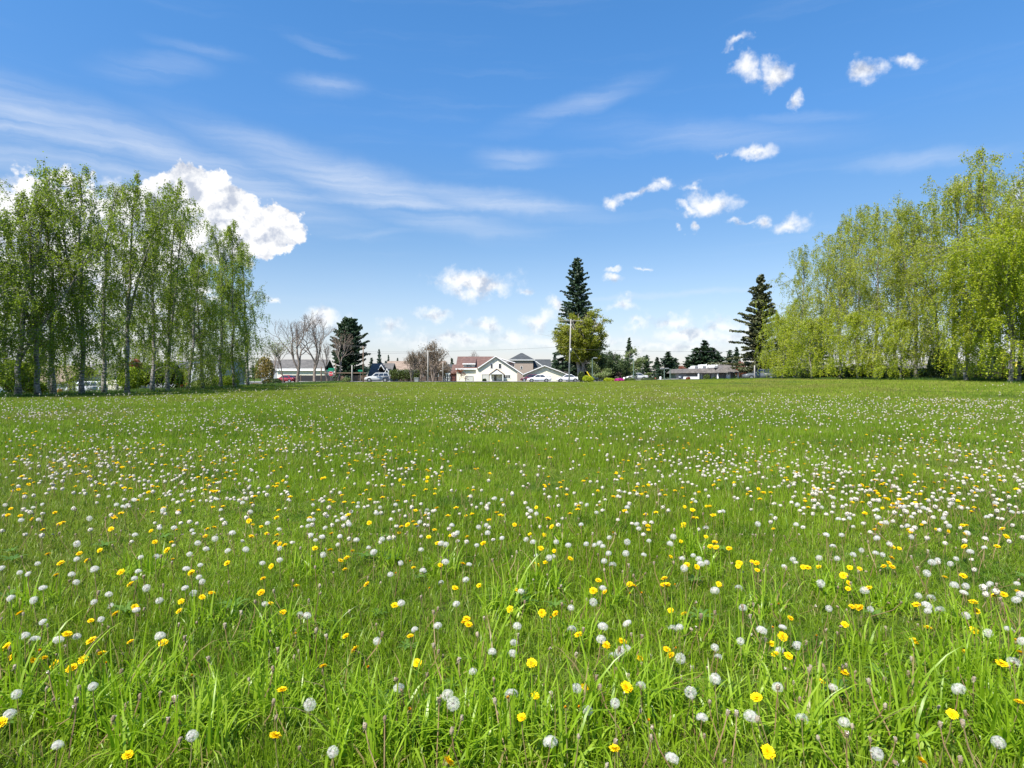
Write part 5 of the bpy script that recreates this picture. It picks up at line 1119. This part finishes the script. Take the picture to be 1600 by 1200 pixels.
# stems are scaled uniformly by height (about 0.2), so their unit radius is larger
STM = []
for i in range(8): mb, tip = stem_mesh(40+i, .0105, .22); STM.append((mb.mesh('stem', M['stem'] if i < 6 else M['stem_brown'], True), tip))
STB = []
for i in range(6): mb, tip = stem_mesh(60+i, .012, 1.1); STB.append((mb.mesh('stem', M['stem_brown'], True), tip))
def pick_near(fixed, rand, n):
    r2 = sorted(rand, key=lambda q: -q[1]); k = max(0, n-len(fixed)); f = sorted(fixed, key=lambda q: -q[1]); return f[:n]+r2[:k], r2[k:]+f[n:]
Wi, Wf = pick_near(Wl, Wr, 300); Yi, Yf = pick_near(Yl, Yr, 300)
def headW(fl):
    return HW[rnd.choice((4,5))] if fl == 'h' else HW[3] if fl == 'f' else HW[rnd.choice((0,0,1,2))]
def headY(fl): return HY[4] if fl == 'c' else HY[rnd.randrange(4)]
place_individuals(Wi, 'dandelion_clock', '', 'dandelion clock', 'dandelion clocks in the foreground', headW, STM, 'seed_head',
    dict(h=(.13,.23), s=.88, tilt=(.1,.25), adj={'':'round white dandelion clock','h':'thin, partly blown dandelion clock','f':'flattened white dandelion clock'}))
place_individuals(Yi, 'dandelion_flower', '', 'dandelion flower', 'yellow dandelion flowers in the foreground', headY, STM, 'flower_head',
    dict(h=(.10,.18), s=1.0, tilt=(.28,.28), adj={'':'open yellow dandelion flower','c':'closing orange dandelion flower','w':'wide yellow dandelion flower'}))
Si = []
for _ in range(190):
    b = rnd.choice(Wl+Yl); Si.append((b[0]+rnd.gauss(0,45), min(1190, max(835, b[1]+rnd.gauss(10,30))), ''))
place_individuals(Si, 'spent_dandelion', '', 'spent dandelion', 'spent dandelion heads on brown stalks', lambda fl: HS[rnd.randrange(4)], STB, 'spent_head',
    dict(h=(.06,.17), s=.95, tilt=(0,.9), adj={'':'withered brown dandelion head'}))
# the rest as uncounted drifts
def with_stem(head_mb, mats_head, h, seed, brown=False):
    mb = MB(); sm, tip = stem_mesh(seed, .011 if not brown else .013, .2 if not brown else .5, True); ms = MB()
    mb.v = [(a*h, b*h, c*h) for a, b, c in sm.v]; mb.f = list(sm.f); mb.m = [2]*len(sm.f); b = len(mb.v)
    mb.v += [(v[0]+tip[0]*h, v[1]+tip[1]*h, v[2]+h) for v in head_mb.v]; mb.f += [tuple(i+b for i in f) for f in head_mb.f]; mb.m += head_mb.m
    return mb.mesh('drift', mats_head)
DS = [with_stem(seed_head(70+i, .023, 46, f, 0, True), [M['fluff_far'], M['core'], M['stem_brown'] if i%2 else M['stem']], .2, 80+i) for i, f in enumerate((1,.8,1,.7))]
DY = [with_stem(flower(90+i, .021, True), [M['petal'], M['stem'], M['stem']], .15, 95+i) for i in range(2)]
DB = [with_stem(spent(110+i), [M['spent'], M['fluff_far'], M['stem_brown']], .15, 115+i, True) for i in range(3)]
def drift(name, label, cat, L, srcs, hh, sc0=1.0, side=0):
    P, I, RO, SC = [], [], [], []
    for _ in range(side):
        y = rnd.uniform(.4, 26); x = rnd.choice((-1,1))*(y*.85+.25+rnd.random()**1.3*6)
        if abs(x) < 30 and .5+.5*math.sin(x*.8+y*.5)*math.sin(y*.7) > rnd.random()*.8: P.append((x, y, gz(x, y))); I.append(rnd.randrange(len(srcs))); RO.append((0, 0, rnd.uniform(0, 6.28))); SC.append((.9, .9, .9))
    for (px, py, fl) in L:
        x, y = on_ground(px, py, hh)
        if y > 110.5: y = rnd.uniform(85, 110)
        if x < -31.5 and y > 25: continue
        s = rnd.uniform(.8,1.2)*sc0*(1+.6*ss(9, 40, y)); P.append((x, y, gz(x, y))); I.append(rnd.randrange(len(srcs))); RO.append((rnd.gauss(0,.1), rnd.gauss(0,.1), rnd.uniform(0,6.28))); SC.append((s,s,s))
    scatter(name, label, cat, P, I, RO, SC, srcs)
drift('dandelion_clocks', 'drifts of small white dandelion clocks across the farther meadow', 'dandelions', Wf, DS, .2, .74, 1100)
drift('dandelion_flowers', 'scattered small yellow dandelions across the farther meadow', 'dandelions', Yf, DY, .15, 1.05, 450)
Sf = []
for _ in range(1500):
    b = rnd.choice(Wr+Yr); Sf.append((b[0]+rnd.gauss(0,22), max(600, b[1]+rnd.gauss(0,5)), ''))
for _ in range(260): Sf.append((rnd.uniform(0,1600), 700+rnd.random()*480, ''))
drift('withered_stalks', 'brown withered dandelion stalks among the grass', 'withered stalks', Sf, DB, .15, 1.1, 400)
# broad weed leaves low in the grass
mbw = []
for s in range(3):
    rr = random.Random(s+200); mb = MB()
    for i in range(9):
        a = 2*PI*i/9+rr.uniform(-.3,.3); L = rr.uniform(.07,.14); w = rr.uniform(.012,.02); pts = []
        for k in range(5):
            t = k/4; q = L*t; z = .02+L*.55*math.sin(t*2.2)*.6; ww = w*math.sin(PI*min(1,.12+t*.86))*(1 if k%2 else .7)
            pts += [(math.cos(a)*q-math.sin(a)*ww, math.sin(a)*q+math.cos(a)*ww, z), (math.cos(a)*q+math.sin(a)*ww, math.sin(a)*q-math.cos(a)*ww, z)]
        mb.add(pts, [(2*k, 2*k+1, 2*k+3, 2*k+2) for k in range(4)])
    mbw.append(mb.mesh('rosette', M['broadleaf'], True))
P, I, RO, SC = [], [], [], []
for _ in range(45):
    px, py = rnd.uniform(-20,1620), 760+rnd.random()*440; x, y = on_ground(px, py); s = rnd.uniform(.45,.8); P.append((x,y,gz(x,y)+.03)); I.append(rnd.randrange(3)); RO.append((0,0,rnd.uniform(0,6.28))); SC.append((s,s,s))
scatter('weed_leaves', 'low broad dandelion leaves among the grass', 'weed leaves', P, I, RO, SC, mbw)

# ================================================================== sky, sun, camera
w = bpy.data.worlds.new('World'); sc.world = w; w.use_nodes = True; w.node_tree.nodes.clear(); N = NT(w.node_tree)
SUN_AZ = -142.0; SUN_EL = 54.0      # azimuth measured from +Y towards +X
sd_ = Vector((math.sin(R(SUN_AZ))*math.cos(R(SUN_EL)), math.cos(R(SUN_AZ))*math.cos(R(SUN_EL)), math.sin(R(SUN_EL))))
sky = N.n('ShaderNodeTexSky', sky_type='NISHITA'); sky.sun_disc = False; sky.sun_elevation = R(SUN_EL); sky.sun_rotation = R(SUN_AZ); sky.altitude = 60; sky.air_density = 1.0; sky.dust_density = 0.5; sky.ozone_density = 2.0
tc = N.n('ShaderNodeTexCoord').outputs['Generated']; nd = N.vmath('NORMALIZE', tc); sep = N.n('ShaderNodeSeparateXYZ'); N.L.new(nd, sep.inputs[0])
az = N.math('ARCTAN2', sep.outputs[0], sep.outputs[1]); el = N.math('ARCSINE', sep.outputs[2])
cmb = N.n('ShaderNodeCombineXYZ'); N.L.new(az, cmb.inputs[0]); N.L.new(el, cmb.inputs[1]); ae = cmb.outputs[0]
def toae(px, py):
    u = (px-800)/F; v = (HOR-py)/F; return math.atan(u), math.atan(v/math.sqrt(1+u*u))
# wobble
nA = N.n('ShaderNodeTexNoise'); N.L.new(nd, nA.inputs['Vector']); nA.inputs['Scale'].default_value = 14; nA.inputs['Detail'].default_value = 5; nA.inputs['Roughness'].default_value = .6
warp = N.vmath('SCALE', N.vmath('SUBTRACT', nA.outputs['Color'], (.5,.5,.5)), .085)
aw = N.vmath('ADD', ae, warp)
CU = [(310,300,50,36),(345,345,70,45),(405,362,62,36),(250,330,60,42),(200,300,38,20),(436,380,26,18),(300,375,110,42),(90,400,150,110),(20,290,40,22),(150,480,180,90),(50,560,200,50),
 (740,440,72,20),(695,441,36,9),(772,450,48,18),(823,461,18,7),(1005,302,40,9),(965,308,18,8),(1038,290,20,9),(1112,308,42,17),(1078,322,28,7),(1085,292,20,7),(1165,108,22,17),(1212,112,28,20),(1245,155,12,13),(1150,74,26,7),(1355,108,30,18),(1420,80,28,11),(1175,243,36,12),(1122,243,10,5),(1230,348,35,13),(1182,342,13,11),(1150,340,26,5),(1054,350,8,8),(1084,350,8,9),(1596,300,26,24),(1592,400,32,60),
 (955,443,18,7),(960,428,16,4),(1000,428,8,4),(965,486,32,11),(872,482,20,12),(848,502,32,13),(425,480,14,5),(490,500,42,15),(610,516,36,13),(680,495,30,9),(760,507,36,11),(800,520,44,14),(1055,496,34,13),(1080,520,64,18),(1000,507,30,9),(1130,500,42,12),(1150,520,54,14),(900,530,110,14),(700,535,120,12),(1060,545,120,10)]
m = None; mbig = None
for (cx, cy, rx, ry) in CU:
    a, e = toae(cx, cy); u = (cx-800)/F; ca = 1/(1+u*u); rxa = rx*1.12/F*ca; rya = ry*1.15/F*math.sqrt(ca)
    d = N.vmath('LENGTH', N.vmath('MULTIPLY', N.vmath('SUBTRACT', aw, (a, e, 0)), (1/rxa, 1/rya, 0)))
    v = N.math('MULTIPLY', N.math('SUBTRACT', 1.0, d), min(1.0, .35+ry/45.0)); m = v if m is None else N.math('MAXIMUM', m, v)
    if ry >= 30 and rx < 200: mbig = v if mbig is None else N.math('MAXIMUM', mbig, v)
nB = N.noise(nd, 30, 8, .6); nB2 = N.noise(N.vmath('ADD', nd, (-.008,.0,.014)), 30, 5, .55)
dens = N.math('ADD', m, N.math('MULTIPLY', N.math('SUBTRACT', nB, .5), 1.15)); dens = N.math('ADD', dens, 0.02)
big_ = N.math('ADD', N.math('ADD', N.math('MULTIPLY', mbig, 1.3), .10), N.math('MULTIPLY', N.math('SUBTRACT', nB, .5), 1.3)); a_cu = N.math('MAXIMUM', N.math('MULTIPLY', N.sstep(dens, -.04, .70), .93), N.sstep(big_, 0.0, .20)); dens = N.math('MAXIMUM', dens, big_)
# cirrus
aw = N.vmath('ADD', ae, N.vmath('SCALE', warp, .30))
mp_ = N.n('ShaderNodeMapping'); N.L.new(aw, mp_.inputs[0]); mp_.inputs['Rotation'].default_value = (0,0,R(14)); mp_.inputs['Scale'].default_value = (1.5,22,1)
ci = N.noise(mp_.outputs[0], 1.5, 8, .58, .25)
mp2 = N.n('ShaderNodeMapping'); N.L.new(aw, mp2.inputs[0]); mp2.inputs['Rotation'].default_value = (0,0,R(-12)); mp2.inputs['Scale'].default_value = (1.6,20,1)
ci2 = N.noise(mp2.outputs[0], 1.9, 8, .58, .2)
bands = [(60,200,420,60,10,1.0),(300,262,330,50,12,1.0),(560,290,300,40,13,1.0),(760,315,200,22,6,.8),(510,135,70,18,-4,.45),(240,105,110,22,-10,.5),(900,165,140,20,-14,.45),(800,248,70,18,0,.55),(1080,210,260,26,8,.35),(1440,250,140,16,4,.4),(1050,460,180,6,-3,.45),(590,365,90,8,-8,.25),(40,250,260,70,6,.55),(1250,185,110,10,6,.3),(500,75,60,8,6,.4),(310,78,90,10,0,.35)]
cm_ = None
for (cx, cy, rx, ry, ang, wt) in bands:
    a, e = toae(cx, cy); u = (cx-800)/F; ca = 1/(1+u*u); mpp = N.vmath('SUBTRACT', aw, (a, e, 0)); rt = N.n('ShaderNodeVectorRotate', rotation_type='Z_AXIS'); N.L.new(mpp, rt.inputs[0]); rt.inputs['Angle'].default_value = R(ang)
    d = N.vmath('LENGTH', N.vmath('MULTIPLY', rt.outputs[0], (F/rx/ca, F/ry/math.sqrt(ca), 0))); v = N.math('MULTIPLY', N.sstep(d, 1.25, 0.0), wt); cm_ = v if cm_ is None else N.math('MAXIMUM', cm_, v)
strk = N.math('ADD', N.math('MULTIPLY', ci, .6), N.math('MULTIPLY', ci2, .4))
a_ci = N.math('MULTIPLY', cm_, N.sstep(strk, .26, .66)); a_ci = N.math('MULTIPLY', a_ci, .70)
a_ci = N.math('ADD', a_ci, N.math('MULTIPLY', N.sstep(strk, .5, .8), .10))
# horizon veil
veil = N.math('MULTIPLY', N.sstep(el, R(13), R(0.5)), N.math('ADD', .26, N.math('MULTIPLY', nA.outputs['Fac'], .26)))
skyc = N.n('ShaderNodeHueSaturation'); N.L.new(sky.outputs[0], skyc.inputs['Color']); skyc.inputs['Saturation'].default_value = 1.22; skyc.inputs['Value'].default_value = 1.12; skyc.inputs['Hue'].default_value = .492
SKYK = 5.1     # cloud radiance in the sky's own units
grd = N.ramp(N.sstep(el, R(9), R(33)), [(0.0,(.78,.69,.73)),(0.55,(.74,.83,.99)),(1.0,(.74,.90,1.08))])
skm = N.mix(1.0, skyc.outputs[0], grd, 'MULTIPLY')
base = N.mix(veil, skm, (SKYK*.62, SKYK*.74, SKYK*.95, 1))
base = N.mix(N.math('MINIMUM', a_ci, 1.0), base, (SKYK*.86, SKYK*.93, SKYK*1.05, 1))
lit = N.math('ADD', N.math('MULTIPLY', N.math('SUBTRACT', nB, nB2), 5.5), N.math('ADD', .68, N.math('MULTIPLY', N.sstep(dens, 0.9, .15), .35)), clamp=True)
cc = N.mix(lit, (SKYK*.58, SKYK*.64, SKYK*.77, 1), (SKYK*1.12, SKYK*1.12, SKYK*1.12, 1))
lowf_ = N.math('MULTIPLY', a_cu, N.sstep(el, R(0), R(8), .6, 1.0))
fin = N.mix(lowf_, base, cc)
bg = N.n('ShaderNodeBackground'); N.L.new(fin, bg.inputs[0]); bg.inputs[1].default_value = 0.10
out = N.n('ShaderNodeOutputWorld'); N.L.new(bg.outputs[0], out.inputs[0])
w.cycles.sampling_method = 'MANUAL'; w.cycles.sample_map_resolution = 512
sl = bpy.data.lights.new('sun', 'SUN'); sl.energy = 4.6; sl.angle = R(.53); sl.color = (1, .955, .88); so = bpy.data.objects.new('sun', sl); link(so)
so.rotation_euler = (-sd_).to_track_quat('-Z', 'Y').to_euler(); so.location = (-20, -20, 40)
cam = bpy.data.cameras.new('camera'); cam.sensor_width = 36; cam.lens = 36*F/1600; cam.shift_y = -(600-HOR)/1600.0; cam.clip_end = 6000; cam.clip_start = .05
co = bpy.data.objects.new('camera', cam); link(co); co.location = (0, 0, EYE); co.rotation_euler = (PI/2, 0, 0); sc.camera = co
sc.view_settings.view_transform = 'Standard'; sc.view_settings.look = 'None'; sc.view_settings.gamma = 1; sc.view_settings.exposure = 0.93
sc.render.engine = 'CYCLES'; sc.cycles.max_bounces = 6; sc.cycles.transparent_max_bounces = 12; sc.cycles.diffuse_bounces = 3; sc.cycles.transmission_bounces = 4
